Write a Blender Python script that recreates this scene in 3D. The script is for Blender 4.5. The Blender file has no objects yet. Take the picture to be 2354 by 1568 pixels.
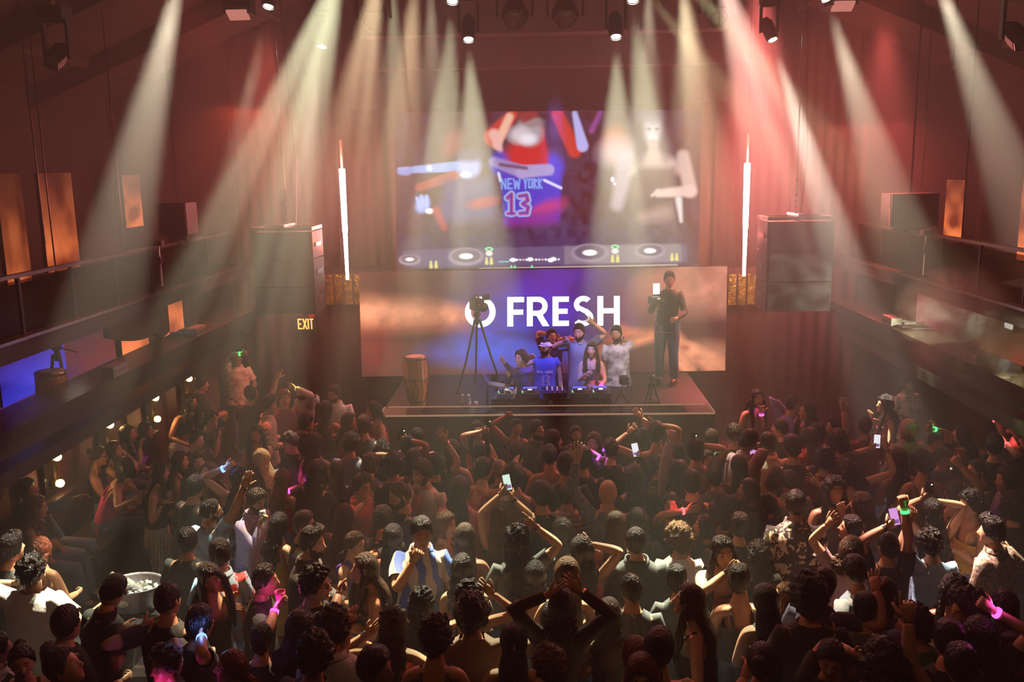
import bpy, math, random
import numpy as np
from mathutils import Matrix, Vector

# ------------------------------------------------------------------ camera, light, exposure
scn = bpy.context.scene
col = scn.collection
FPX = 2100.0
CAM = Vector((0, 0, 4.7))
CR = Matrix.Rotation(math.radians(1.9), 3, 'Z') @ Matrix.Rotation(math.radians(90 - 10.7), 3, 'X') @ Matrix.Rotation(math.radians(-1.0), 3, 'Z')
cd = bpy.data.cameras.new('camera'); cam = bpy.data.objects.new('camera', cd); col.objects.link(cam)
cd.sensor_width = 36; cd.lens = FPX / 2354 * 36; cd.clip_end = 100; cd.clip_start = .05
cam.location = CAM; cam.rotation_euler = CR.to_euler(); scn.camera = cam
scn.view_settings.view_transform = 'Standard'; scn.view_settings.look = 'None'
scn.view_settings.exposure = 0.0; scn.view_settings.gamma = 1; scn.view_settings.use_curve_mapping = False
scn.cycles.max_bounces = 3; scn.cycles.diffuse_bounces = 1; scn.cycles.glossy_bounces = 2
scn.cycles.transmission_bounces = 2; scn.cycles.transparent_max_bounces = 6; scn.cycles.volume_bounces = 0
scn.cycles.sample_clamp_indirect = 2.0; scn.cycles.sample_clamp_direct = 12.0
scn.cycles.caustics_reflective = False; scn.cycles.caustics_refractive = False
scn.cycles.adaptive_threshold = .15; scn.cycles.volume_max_steps = 24; scn.cycles.volume_step_rate = 1.0

def ray(px, py):
    return CR @ Vector((px - 1177, 784 - py, -FPX)).normalized()
def at(px, py, Y):
    d = ray(px, py); return CAM + d * (Y / d.y)
def atz(px, py, Z):
    d = ray(px, py); return CAM + d * ((Z - CAM.z) / d.z)
def atx(px, py, X):
    d = ray(px, py); return CAM + d * (X / d.x)

w = bpy.data.worlds.new('night'); scn.world = w; w.use_nodes = True
wn = w.node_tree; wn.nodes.clear()
wo = wn.nodes.new('ShaderNodeOutputWorld')
wb = wn.nodes.new('ShaderNodeBackground'); wb.inputs[0].default_value = (0, 0, 0, 1); wb.inputs[1].default_value = 0
wn.links.new(wb.outputs[0], wo.inputs[0])
# stage haze fills the whole hall
wv = wn.nodes.new('ShaderNodeVolumeScatter'); wv.inputs['Color'].default_value = (1, .97, .94, 1)
wv.inputs['Density'].default_value = .028; wv.inputs['Anisotropy'].default_value = .1
wn.links.new(wv.outputs[0], wo.inputs['Volume'])
# the haze hangs under the ceiling and thins out over the crowd
wg = wn.nodes.new('ShaderNodeTexCoord'); wx = wn.nodes.new('ShaderNodeSeparateXYZ'); wm = wn.nodes.new('ShaderNodeMapRange'); wm.interpolation_type = 'SMOOTHSTEP'
wn.links.new(wg.outputs['Object'], wx.inputs[0]); wn.links.new(wx.outputs['Z'], wm.inputs['Value'])
for i_, v_ in ((1, 2.2), (2, 6.4), (3, .006), (4, .050)): wm.inputs[i_].default_value = v_
wn.links.new(wm.outputs[0], wv.inputs['Density']); w.cycles.volume_step_size = 2.0

def spot(name, src, dst, half, power, color, blend=.35, rad=.05, streak=0, tint=None):
    l = bpy.data.lights.new(name, 'SPOT'); l.spot_size = math.radians(half * 2); l.spot_blend = blend
    l.energy = power; l.color = color; l.shadow_soft_size = rad
    o = bpy.data.objects.new(name, l); col.objects.link(o); o.location = src
    o.rotation_euler = (Vector(dst) - Vector(src)).to_track_quat('-Z', 'Y').to_euler()
    if streak:
        l.use_nodes = True; nt = l.node_tree; nt.nodes.clear()
        out = nt.nodes.new('ShaderNodeOutputLight'); em = nt.nodes.new('ShaderNodeEmission')
        tc = nt.nodes.new('ShaderNodeTexCoord'); no = nt.nodes.new('ShaderNodeTexNoise')
        no.inputs['Scale'].default_value = streak; no.inputs['Detail'].default_value = 2
        cr = nt.nodes.new('ShaderNodeValToRGB')
        cr.color_ramp.elements[0].position = .40; cr.color_ramp.elements[0].color = (*(tint or (.12, .1, .08)), 1)
        cr.color_ramp.elements[1].position = .62; cr.color_ramp.elements[1].color = (1.5, 1.5, 1.5, 1)
        nt.links.new(tc.outputs['Normal'], no.inputs['Vector']); nt.links.new(no.outputs[0], cr.inputs[0])
        nt.links.new(cr.outputs[0], em.inputs[0]); em.inputs[1].default_value = 1
        nt.links.new(em.outputs[0], out.inputs[0])
    return o
def area(name, loc, dst, sx, sy, power, color):
    l = bpy.data.lights.new(name, 'AREA'); l.shape = 'RECTANGLE'; l.size = sx; l.size_y = sy; l.energy = power; l.color = color
    o = bpy.data.objects.new(name, l); col.objects.link(o); o.location = loc
    o.rotation_euler = (Vector(dst) - Vector(loc)).to_track_quat('-Z', 'Y').to_euler(); return o
def point(name, loc, power, color, rad=.05):
    l = bpy.data.lights.new(name, 'POINT'); l.energy = power; l.color = color; l.shadow_soft_size = rad
    o = bpy.data.objects.new(name, l); col.objects.link(o); o.location = loc; return o

WARM = (1, .86, .62); GRN = (.97, 1, .65); AMB = (1, .74, .45); PNK = (1, .62, .52)
# beams: (source px, source py, source depth Y, landing px, py on the crowd, half angle, power, colour, streak)
BEAMS = [
    (1077, 93, 11.5, 1150, 1330, 6.5, 19305, GRN, 0),
    (1416, 87, 11.5, 1440, 1330, 6.5, 19305, GRN, 0),
    (1040, 4, 10.6, 960, 1330, 6.5, 14643, GRN, 0),
    (1455, 0, 10.6, 1600, 1330, 6.5, 14643, GRN, 0),
    (617, 20, 11.2, 360, 1150, 4.5, 4387, WARM, 0),
    (740, 107, 13.5, 600, 1060, 4.5, 15000, WARM, 0),
    (1776, 92, 13.5, 2050, 960, 5.5, 36000, (1, .92, .74), 0),
    (1902, 0, 11.0, 2290, 1270, 6, 12168, WARM, 0),
    (430, -120, 9.0, 90, 1330, 6.5, 13104, WARM, 0),
    (2140, -90, 9.5, 2500, 900, 6.5, 13104, WARM, 0),
    (960, -90, 9.5, 830, 1300, 7.5, 11232, AMB, 22),
    (1560, -90, 9.5, 1760, 1300, 7.5, 11232, AMB, 22),
    (800, -130, 10, 380, 1250, 11, 14040, GRN, 16),
    (880, -120, 10, 640, 1350, 8, 11232, AMB, 20),
    (905, -70, 12.2, 880, 1020, 8, 6500, GRN, 34),
    (990, -70, 12.4, 1000, 1010, 7, 5500, WARM, 34),
    (1490, -70, 12.4, 1500, 1010, 7, 5500, WARM, 34),
    (1570, -70, 12.2, 1610, 1020, 8, 6500, GRN, 34),
    (1640, -120, 10, 2050, 1250, 10, 14040, PNK, 16),
]
for i, (sx, sy, Y, lx, ly, h, p, c, st) in enumerate(BEAMS):
    s_, d_ = at(sx, sy, Y), atz(lx, ly, 1.5)
    spot('beam', s_ + (d_ - s_).normalized() * .16, d_, h, p, c, streak=st)
# red washes over the stage corners, then added fills for haze and crowd
area('red_wash_left', (-4.2, 13.2, 5.6), (-3.6, 13.0, 1), 1.2, .4, 45, (1, .10, .05))
area('red_wash_right', (4.6, 13.4, 5.2), (4.0, 12.6, 1), 1.2, .4, 110, (1, .12, .10))
spot('red_haze_fill', (4.9, 13.6, 6.7), (4.6, 12.0, 0), 20, 3500, (1, .13, .12), .9, .15)  # unseen red spots added to colour the haze beside the tubes
spot('red_haze_fill', (3.25, 14.3, 7.4), (3.3, 13.3, 0), 17, 20000, (1, .17, .15), .9, .15)
spot('red_haze_fill', (-4.0, 13.9, 6.9), (-3.6, 12.4, 0), 20, 2200, (1, .13, .09), .9, .15)
area('amber_fill', (0, 3.0, 7.3), (0, 6.5, 0), 7, 1.5, 34, (1, .42, .18))  # unseen overhead fill added as warm ambient light on the crowd
for s_ in (-1, 1): spot('crowd_red_fill', (s_ * 4.2, 11.2, 6.6), (-s_ * .8, 8.6, 1.2), 38, 420, (1, .12, .06), .9, .3)  # unseen pair added to tint the far crowd red
spot('booth_blue', (0.2, 11.6, 5.6), (0.15, 13.7, 1.8), 10, 2600, (.16, .18, 1), rad=.1)
spot('booth_white', (1.2, 11.4, 5.6), (0.95, 13.9, 2.0), 7, 900, (.9, .75, 1), rad=.1)

# ------------------------------------------------------------------ helpers
def nodes_mat(name):
    m = bpy.data.materials.new(name); m.use_nodes = True; nt = m.node_tree; nt.nodes.clear()
    out = nt.nodes.new('ShaderNodeOutputMaterial'); return m, nt, out
_M = {}
def mat(name, c, rough=.6, metal=0, spec=.5, pat=None, c2=None, scale=20, bump=.0, bscale=60, sheen=0):
    """procedural principled material; pat: noise, stripe, vstripe, check, flower, zig"""
    if name in _M: return _M[name]
    m, nt, out = nodes_mat(name); b = nt.nodes.new('ShaderNodeBsdfPrincipled')
    b.inputs['Roughness'].default_value = rough; b.inputs['Metallic'].default_value = metal
    b.inputs['Specular IOR Level'].default_value = spec
    L = nt.links.new; L(b.outputs[0], out.inputs[0])
    tc = nt.nodes.new('ShaderNodeTexCoord'); co = tc.outputs['Object']
    c2 = c2 or tuple(x * .72 for x in c)
    ramp = nt.nodes.new('ShaderNodeValToRGB'); e = ramp.color_ramp.elements
    e[0].color = (*c2, 1); e[1].color = (*c, 1)
    if pat in ('stripe', 'vstripe', 'zig'):
        t = nt.nodes.new('ShaderNodeTexWave'); t.wave_type = 'BANDS'; t.bands_direction = 'Z' if pat == 'stripe' else 'X'
        t.inputs['Scale'].default_value = scale; t.inputs['Distortion'].default_value = 6 if pat == 'zig' else .3
        t.inputs['Detail Scale'].default_value = 1.2
        e[0].position = .45; e[1].position = .55; src = t.outputs['Fac']
    elif pat == 'check':
        t = nt.nodes.new('ShaderNodeTexBrick'); t.inputs['Scale'].default_value = scale; src = t.outputs['Fac']
        t.inputs['Mortar Size'].default_value = .06; e[0].position = .3; e[1].position = .6; e[0].color = (*c, 1); e[1].color = (*c2, 1)
        mp = nt.nodes.new('ShaderNodeMapping'); mp.inputs['Rotation'].default_value = (math.pi / 2, 0, 0); L(co, mp.inputs[0]); co = mp.outputs[0]
    elif pat == 'flower':
        t = nt.nodes.new('ShaderNodeTexVoronoi'); t.inputs['Scale'].default_value = scale; src = t.outputs['Distance']
        nz = nt.nodes.new('ShaderNodeTexNoise'); nz.inputs['Scale'].default_value = scale * 1.6
        mx = nt.nodes.new('ShaderNodeMix'); mx.data_type = 'RGBA'; mx.blend_type = 'LINEAR_LIGHT'; mx.inputs[0].default_value = .12
        L(co, mx.inputs[6]); L(nz.outputs['Color'], mx.inputs[7]); co = mx.outputs[2]; L(co, t.inputs['Vector'])
        e[0].position = .38; e[1].position = .43; e[0].color = (*c2, 1); e[1].color = (*c, 1)
    else:
        t = nt.nodes.new('ShaderNodeTexNoise'); t.inputs['Scale'].default_value = scale; t.inputs['Detail'].default_value = 4; src = t.outputs[0]
        e[0].position = .35; e[1].position = .6
    if pat != 'flower': L(co, t.inputs['Vector'])
    L(src, ramp.inputs[0]); L(ramp.outputs[0], b.inputs['Base Color'])
    if bump:
        n2 = nt.nodes.new('ShaderNodeTexNoise'); n2.inputs['Scale'].default_value = bscale; n2.inputs['Detail'].default_value = 3
        L(tc.outputs['Object'], n2.inputs['Vector'])
        bp = nt.nodes.new('ShaderNodeBump'); bp.inputs['Strength'].default_value = bump; bp.inputs['Distance'].default_value = .02
        L(n2.outputs[0], bp.inputs['Height']); L(bp.outputs[0], b.inputs['Normal'])
    _M[name] = m; return m
def glow(name, c, s):
    if name in _M: return _M[name]
    m, nt, out = nodes_mat(name); e = nt.nodes.new('ShaderNodeEmission'); e.inputs[0].default_value = (*c, 1); e.inputs[1].default_value = s
    nt.links.new(e.outputs[0], out.inputs[0]); _M[name] = m; return m
def glass(name, c=(1, 1, 1), rough=.02):
    if name in _M: return _M[name]
    m, nt, out = nodes_mat(name); g = nt.nodes.new('ShaderNodeBsdfGlossy'); g.inputs[1].default_value = rough
    t = nt.nodes.new('ShaderNodeBsdfTransparent'); t.inputs[0].default_value = (*c, 1)
    f = nt.nodes.new('ShaderNodeFresnel'); f.inputs[0].default_value = 1.06 if name == 'smoked_glass' else 1.5; x = nt.nodes.new('ShaderNodeMixShader')
    L = nt.links.new; L(f.outputs[0], x.inputs[0]); L(t.outputs[0], x.inputs[1]); L(g.outputs[0], x.inputs[2]); 
    d = nt.nodes.new('ShaderNodeBsdfDiffuse'); d.inputs[0].default_value = (*c, 1); y = nt.nodes.new('ShaderNodeMixShader'); y.inputs[0].default_value = .0 if name == 'smoked_glass' else .28
    L(x.outputs[0], y.inputs[1]); L(d.outputs[0], y.inputs[2]); L(y.outputs[0], out.inputs[0])
    _M[name] = m; return m
def screen_mat(name, strength=1.0):
    m, nt, out = nodes_mat(name); e = nt.nodes.new('ShaderNodeEmission'); a = nt.nodes.new('ShaderNodeVertexColor'); a.layer_name = 'Col'
    nt.links.new(a.outputs[0], e.inputs[0]); e.inputs[1].default_value = strength
    nt.links.new(e.outputs[0], out.inputs[0]); return m

class MB:
    def __init__(s): s.v = []; s.f = []; s.m = []; s.n = 0
    def add(s, V, F, mi=0):
        V = [tuple(x) for x in V]; k = s.n; s.v += V; s.n += len(V)
        s.f += [tuple(i + k for i in f) for f in F]; s.m += [mi] * len(F); return s
    def box(s, c, d, mi=0, R=None):
        x, y, z = d[0] / 2, d[1] / 2, d[2] / 2
        V = [Vector((a * x, b * y, e * z)) for a in (-1, 1) for b in (-1, 1) for e in (-1, 1)]
        if R: V = [R @ p for p in V]
        V = [p + Vector(c) for p in V]
        return s.add(V, [(0, 1, 3, 2), (4, 6, 7, 5), (0, 4, 5, 1), (2, 3, 7, 6), (0, 2, 6, 4), (1, 5, 7, 3)], mi)
    def bar(s, a, b, wd, h, mi=0):
        a, b = Vector(a), Vector(b); d = b - a
        R = d.to_track_quat('Y', 'Z').to_matrix()
        return s.box((a + b) / 2, (wd, d.length, h), mi, R)
    def tube(s, P, r, n=8, mi=0, cap=True, sq=1.0):
        P = [Vector(p) for p in P]; rr = r if isinstance(r, (list, tuple)) else [r] * len(P)
        V = []; up = None
        for i, p in enumerate(P):
            d = (P[min(i + 1, len(P) - 1)] - P[max(i - 1, 0)]).normalized()
            if up is None: up = Vector((0, 0, 1)) if abs(d.z) < .9 else Vector((0, 1, 0))
            u = d.cross(up)
            u = u.normalized() if u.length > 1e-5 else d.orthogonal().normalized()
            q = u.cross(d).normalized(); up = q
            for k in range(n):
                t = 2 * math.pi * k / n
                V.append(p + u * (math.cos(t) * rr[i]) + q * (math.sin(t) * rr[i] * sq))
        F = [(i * n + k, i * n + (k + 1) % n, (i + 1) * n + (k + 1) % n, (i + 1) * n + k) for i in range(len(P) - 1) for k in range(n)]
        if cap: F += [tuple(range(n - 1, -1, -1)), tuple((len(P) - 1) * n + k for k in range(n))]
        return s.add(V, F, mi)
    def rings(s, R, mi=0, cap=(True, True)):
        n = len(R[0]); V = [p for r in R for p in r]
        F = [(i * n + k, i * n + (k + 1) % n, (i + 1) * n + (k + 1) % n, (i + 1) * n + k) for i in range(len(R) - 1) for k in range(n)]
        if cap[0]: F.append(tuple(range(n - 1, -1, -1)))
        if cap[1]: F.append(tuple((len(R) - 1) * n + k for k in range(n)))
        return s.add(V, F, mi)
    def lathe(s, prof, n=16, mi=0, c=(0, 0, 0), cap=(True, True)):
        return s.rings([[(c[0] + r * math.cos(2 * math.pi * k / n), c[1] + r * math.sin(2 * math.pi * k / n), c[2] + z) for k in range(n)] for r, z in prof], mi, cap)
    def ell(s, c, r, nu=10, nv=6, mi=0, R=None):
        V = []; 
        for j in range(nv + 1):
            th = math.pi * j / nv
            for k in range(nu):
                ph = 2 * math.pi * k / nu
                p = Vector((r[0] * math.sin(th) * math.cos(ph), r[1] * math.sin(th) * math.sin(ph), r[2] * math.cos(th)))
                if R: p = R @ p
                V.append(p + Vector(c))
        F = [(j * nu + k, (j + 1) * nu + k, (j + 1) * nu + (k + 1) % nu, j * nu + (k + 1) % nu) for j in range(nv) for k in range(nu)]
        return s.add(V, F, mi)
    def build(s, name, mats, parent=None, smooth=False, loc=None):
        me = bpy.data.meshes.new(name); me.from_pydata(s.v, [], s.f)
        for m in (mats if isinstance(mats, (list, tuple)) else [mats]): me.materials.append(m)
        if any(s.m): me.polygons.foreach_set('material_index', s.m)
        if smooth: me.polygons.foreach_set('use_smooth', [True] * len(s.f))
        me.update(); o = bpy.data.objects.new(name, me); col.objects.link(o)
        if parent: o.parent = parent
        if loc is not None: o.location = loc
        return o
def tag(o, label, cat, group=None, kind=None):
    o['label'] = label; o['category'] = cat
    if group: o['group'] = group
    if kind: o['kind'] = kind
    return o
def thing(name, loc, label, cat, group=None, rz=0):
    o = bpy.data.objects.new(name, None); col.objects.link(o); o.location = loc; o.rotation_euler = (0, 0, rz); o.empty_display_size = .1
    return tag(o, label, cat, group)
def struct(name, mb, m, parent=None, smooth=False):
    o = mb.build(name, m, parent, smooth)
    if not parent: o['kind'] = 'structure'
    return o
def lid(obj, parent, loc=(0, 0, 0), rot=None):
    """another object that shares obj's mesh"""
    c = obj.copy(); col.objects.link(c); c.parent = parent; c.location = loc
    if rot: c.rotation_euler = rot
    return c

# common materials
BLK = mat('black_paint', (.012, .011, .012), .5, scale=9)
BLKG = mat('black_gloss', (.015, .014, .016), .18, scale=9)
STEEL = mat('steel', (.35, .33, .31), .3, 1, scale=30)
DSTEEL = mat('dark_steel', (.06, .055, .05), .35, 1, scale=30)
WALL = mat('dark_wall', (.045, .022, .017), .7, scale=3, bump=.3, bscale=30)
WALL2 = mat('burgundy_panel', (.09, .028, .025), .65, scale=6, bump=.2, bscale=80)
CEIL = mat('ceiling_dark', (.05, .022, .016), .75, scale=4, bump=.2, bscale=20)
FLOOR = mat('dance_floor', (.03, .02, .018), .35, scale=6, bump=.1, bscale=30)
WOOD = mat('drum_wood', (.62, .34, .12), .35, pat='vstripe', c2=(.5, .25, .08), scale=9)
GOLD = mat('brass', (.8, .5, .18), .3, 1, scale=20)
# ------------------------------------------------------------------ the hall
XL, XR = -5.0, 5.0        # balcony fronts
struct('floor', MB().box((0, 7, -.05), (18, 20, .1)), FLOOR)
struct('wall_back', MB().box((0, 15.75, 4.5), (18, .2, 10)), WALL)
struct('wall_front', MB().box((0, -2.5, 4.5), (18, .2, 10)), WALL)
def zc(x): return 9.0 - .42 * abs(x)
cm = MB(); cm.add([(-8, -3, zc(8)), (0, -3, 9), (8, -3, zc(8)), (-8, 17, zc(8)), (0, 17, 9), (8, 17, zc(8)), (-8, -3, 9.6), (8, -3, 9.6), (-8, 17, 9.6), (8, 17, 9.6)],
                  [(0, 1, 4, 3), (1, 2, 5, 4), (6, 8, 9, 7), (0, 3, 8, 6), (2, 7, 9, 5)])
ceiling = struct('ceiling', cm, CEIL)
for y in (5.5, 8.2, 10.9, 13.4):
    for sx in (-1, 1):
        MB().bar((0, y, 8.86), (sx * 7.6, y, zc(7.6) - .14), .3, .26).build('ceiling_beam', CEIL, ceiling)
for sx in (-1, 1):
    for k in range(3):
        x = sx * (2 + 2.2 * k); MB().box((x, 7, zc(x) - .06), (.12, 19, .12)).build('purlin', CEIL, ceiling)
# stepped soffit over the screens
sf = MB(); sf.box((0.1, 15.2, 7.55), (5.6, 1.0, 1.6)); sf.box((0.1, 15.4, 6.52), (6.4, .6, .46))
trim = struct('trim_1', sf, mat('grey_soffit', (.10, .085, .08), .7, scale=5))
struct('trim_2', MB().box((0.1, 15.55, 6.0), (6.6, .2, .6)), mat('brown_soffit', (.05, .03, .022), .7, scale=5))

# side walls, ledges and decks ---------------------------------------------------------
for sx, side in ((-1, 'left'), (1, 'right')):
    wl = MB(); wl.box((sx * 7.4, 6.5, 4.5), (.2, 18.4, 10))                   # outer wall
    outer = struct('wall_' + side, wl, WALL)
    xw = 5.62 if sx < 0 else 7.2; lw = MB(); lw.box((sx * xw, 6.6, 1.0), (.24, 18.2, 2.0))
    lower = struct('wall_lower_' + side, lw, WALL2)
    # panels of the lower wall between the bulb pillars
    for k in range(8):
        y = 3.3 + 1.25 * k * 1.02 + 2.2
        MB().box((sx * (xw - .14), y, .98), (.05, .86, 1.9)).build('panel', WALL2, lower)
    struct('floor_mezzanine_' + side, MB().box((sx * (5.55 if sx < 0 else 6.2), 6.6, 1.93), (1.1 if sx < 0 else 2.4, 18.2, .14)), BLK)
    lg = MB(); lg.box((sx * 5.03, 6.6, 2.42), (.5, 18.2, .10)); lg.box((sx * 5.0, 6.6, 2.26), (.1, 18.2, .24), 2); lg.box((sx * 4.79, 6.6, 2.40), (.03, 18.2, .13), 1)
    struct('trim_ledge_' + side, lg, [mat('ledge_stone', (.10, .08, .06), .25, scale=14, c2=(.02, .018, .016), bump=.2, bscale=25), DSTEEL, BLK])
    struct('wall_mezzanine_' + side, MB().box((sx * 6.1, 6.6, 2.55), (.1, 18.2, 1.1)), WALL)
    struct('floor_balcony_' + side, MB().box((sx * 6.18, 6.6, 3.10), (2.36, 18.2, .12)), BLK)
    eg = MB(); eg.box((sx * 4.97, 6.6, 3.10), (.08, 18.2, .20)); eg.box((sx * 4.92, 6.6, 3.205), (.12, 18.2, .03), 1)
    struct('trim_balcony_' + side, eg, [BLK, STEEL])
    # upper railing
    rl = thing('balcony_railing', (sx * 4.98, 0, 3.16), 'dark metal railing with flat top rail along the %s balcony' % side, 'railing')
    MB().box((0, 6.2, .62), (.07, 16.6, .035)).build('top_rail', mat('rail_metal', (.30, .24, .2), .28, 1, scale=20), rl)
    p0 = MB().box((0, 0, .3), (.035, .035, .62)).build('post', DSTEEL, rl, loc=(0, 4.5, 0))
    for k in range(1, 11): lid(p0, rl, (0, 4.5 + 1.0 * k, 0))
    for k in range(10):
        MB().box((0, 5.0 + k, .3), (.012, .93, .54)).build('glass_panel', glass('smoked_glass', (.5, .42, .36), .1), rl)

struct('floor_lounge', MB().box((-4.75, 9.7, .17), (1.5, 7.4, .34)), BLK)
# bulb pillars on the left lower wall
for k, (px, py) in enumerate([(108, 1051), (232, 977), (339, 915), (418, 871)]):
    c = atx(px, py, -5.42)
    pl = MB(); pl.box((-5.45, c.y, .98), (.1, .26, 1.92)); pl.box((-5.39, c.y + .12, 1.0), (.03, .02, 1.9), 1)
    pil = struct('pillar', pl, [BLKG, GOLD])
    for j in (0, 1):
        z = c.z - .30 * j
        t = thing('wall_bulb', (-5.39, c.y, z), '%s glowing round bulb on the %s black wall pillar from the stage' % (('upper', 'lower')[j], ('fourth', 'third', 'second', 'first')[k]), 'lamp')
        MB().tube([(0, 0, 0), (.05, 0, 0)], .04, 12).build('socket', GOLD, t)
        MB().ell((.085, 0, 0), (.045, .045, .045), 12, 8).build('bulb', glow('bulb_glow', (1, .62, .22), 9), t, True)
        point('bulb_light', (-5.22, c.y, z), 3.0, (1, .5, .18), .04)

# painted screens -------------------------------------------------------------------------
class Paint:
    def __init__(s, x0, x1, y0, y1, W, H, bg):
        s.x0, s.x1, s.y0, s.y1, s.W, s.H = x0, x1, y0, y1, W, H
        s.X, s.Y = np.meshgrid(np.linspace(x0, x1, W), np.linspace(y0, y1, H)); s.im = np.zeros((H, W, 3)) + np.array(bg)
    def _mix(s, a, c): s.im = s.im * (1 - a[..., None]) + np.array(c) * a[..., None]
    def ell(s, cx, cy, rx, ry, c, soft=.2, al=1, rot=0):
        dx, dy = s.X - cx, s.Y - cy; ca, sa = math.cos(rot), math.sin(rot)
        d = np.sqrt(((dx * ca + dy * sa) / rx) ** 2 + ((-dx * sa + dy * ca) / ry) ** 2)
        s._mix(np.clip((1 + soft - d) / (2 * soft), 0, 1) * al, c)
    def cap(s, x0, y0, x1, y1, r0, r1, c, soft=2.0, al=1):
        dx, dy = x1 - x0, y1 - y0; t = np.clip(((s.X - x0) * dx + (s.Y - y0) * dy) / (dx * dx + dy * dy + 1e-6), 0, 1)
        d = np.hypot(s.X - x0 - t * dx, s.Y - y0 - t * dy) - (r0 + (r1 - r0) * t)
        s._mix(np.clip(.5 - d / (2 * soft), 0, 1) * al, c)
    def poly(s, P, c, soft=2.0, al=1):                       # convex polygon, clockwise on the picture
        d = np.full(s.X.shape, -1e9)
        for i in range(len(P)):
            (ax, ay), (bx, by) = P[i], P[(i + 1) % len(P)]; L = math.hypot(bx - ax, by - ay)
            d = np.maximum(d, ((s.X - ax) * (by - ay) - (s.Y - ay) * (bx - ax)) / L)
        s._mix(np.clip(.5 - d / (2 * soft), 0, 1) * al, c)
    def noise(s, amp, cell, seed, c, al=1):
        r = np.random.RandomState(seed); out = np.zeros(s.X.shape)
        for o in range(4):
            n = max(3, int((s.x1 - s.x0) / cell * 2 ** o)); m = max(3, int((s.y1 - s.y0) / cell * 2 ** o)) + 2
            g = r.rand(m + 2, n + 2); u = (s.X - s.x0) / (s.x1 - s.x0) * (n - 1); v = (s.Y - s.y0) / (s.y1 - s.y0) * (m - 1)
            i, j = u.astype(int), v.astype(int); fu, fv = u - i, v - j; fu = fu * fu * (3 - 2 * fu); fv = fv * fv * (3 - 2 * fv)
            out += (g[j, i] * (1 - fu) * (1 - fv) + g[j, i + 1] * fu * (1 - fv) + g[j + 1, i] * (1 - fu) * fv + g[j + 1, i + 1] * fu * fv) / 2 ** o
        out = np.clip((out / 1.875 - .5) * amp + .5, 0, 1); s._mix(out * al, c); return out
    def mesh(s, name, corners, m, parent):
        """corners: world tl, tr, br, bl relative to the parent"""
        tl, tr, br, bl = [np.array(c) for c in corners]
        u = np.linspace(0, 1, s.W)[None, :, None]; v = np.linspace(0, 1, s.H)[:, None, None]
        V = ((tl * (1 - u) + tr * u) * (1 - v) + (bl * (1 - u) + br * u) * v).reshape(-1, 3)
        idx = np.arange(s.W * s.H).reshape(s.H, s.W)
        F = np.stack([idx[:-1, :-1], idx[1:, :-1], idx[1:, 1:], idx[:-1, 1:]], -1).reshape(-1, 4)
        me = bpy.data.meshes.new(name); me.vertices.add(len(V)); me.vertices.foreach_set('co', V.ravel().astype(np.float32))
        me.loops.add(F.size); me.loops.foreach_set('vertex_index', F.ravel().astype(np.int32))
        me.polygons.add(len(F)); me.polygons.foreach_set('loop_start', np.arange(0, F.size, 4, dtype=np.int32)); me.update(calc_edges=True)
        a = me.color_attributes.new('Col', 'FLOAT_COLOR', 'POINT'); C = np.ones((s.W * s.H, 4), np.float32); C[:, :3] = np.clip(s.im, 0, 4).reshape(-1, 3)
        a.data.foreach_set('color', C.ravel()); me.materials.append(m)
        o = bpy.data.objects.new(name, me); col.objects.link(o); o.parent = parent; return o
def screen(name, label, P, corners, strength, thick=.08, cat='screen', group=None):
    cs = [Vector(c) for c in corners]; c0 = (cs[2] + cs[3]) / 2
    t = thing(name, c0, label, cat, group); cs = [c - c0 for c in cs]
    n = (cs[1] - cs[0]).cross(cs[3] - cs[0]).normalized()      # points away from the viewer
    fr = MB(); b = [c + n * thick for c in cs]; f = [c + n * .004 for c in cs]
    fr.add(f + b, [(0, 3, 2, 1), (4, 5, 6, 7), (0, 1, 5, 4), (1, 2, 6, 5), (2, 3, 7, 6), (3, 0, 4, 7)])
    fr.build('casing', BLK, t); P.mesh('display', cs, screen_mat(name + '_light', strength * (1.9 if name == 'wall_screen' else 1)), t); return t

# upper screen: live picture of the booth, double exposed
P = Paint(905, 1610, 255, 617, 480, 246, (.035, .006, .012))
P.noise(2.2, 120, 3, (.07, .012, .02), .8)
P.ell(1240, 560, 380, 40, (.02, .008, .06), .7, .8)
# person on the left with an outstretched arm
P.cap(1050, 378, 950, 384, 12, 8, (.30, .45, .85)); P.ell(928, 388, 18, 9, (.25, .35, .8), .3); P.cap(915, 382, 940, 380, 3, 3, (.3, .4, .8))
P.cap(1045, 398, 960, 425, 12, 9, (.5, .07, .05), 3, .8); P.ell(985, 381, 6, 6, (.9, 1, 1.2), .5)
P.ell(1078, 378, 26, 28, (.42, .48, .95), .3); P.ell(1078, 352, 32, 16, (.06, .04, .14), .4); P.ell(1070, 398, 12, 7, (.8, .9, 1.3), .4)
P.poly([(1020, 410), (1130, 405), (1140, 500), (1000, 510)], (.10, .08, .22), 12, .9); P.noise(5, 16, 9, (.16, .16, .40), .12)
P.ell(968, 465, 16, 20, (.30, .42, .85), .3, 1, .5); P.cap(955, 450, 962, 470, 4, 4, (.35, .5, .95)); P.cap(965, 446, 970, 466, 4, 4, (.35, .5, .95)); P.cap(978, 446, 978, 468, 4, 4, (.35, .5, .95)); P.ell(984, 480, 9, 6, (1, 1.1, 1.2), .4)
P.ell(1040, 325, 20, 32, (.42, .06, .06), .5, .6, .5); P.ell(1110, 462, 36, 13, (.55, .05, .05), .4, .7, -.2); P.cap(1000, 480, 1018, 520, 10, 6, (.55, .06, .05), 5, .7)
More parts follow.
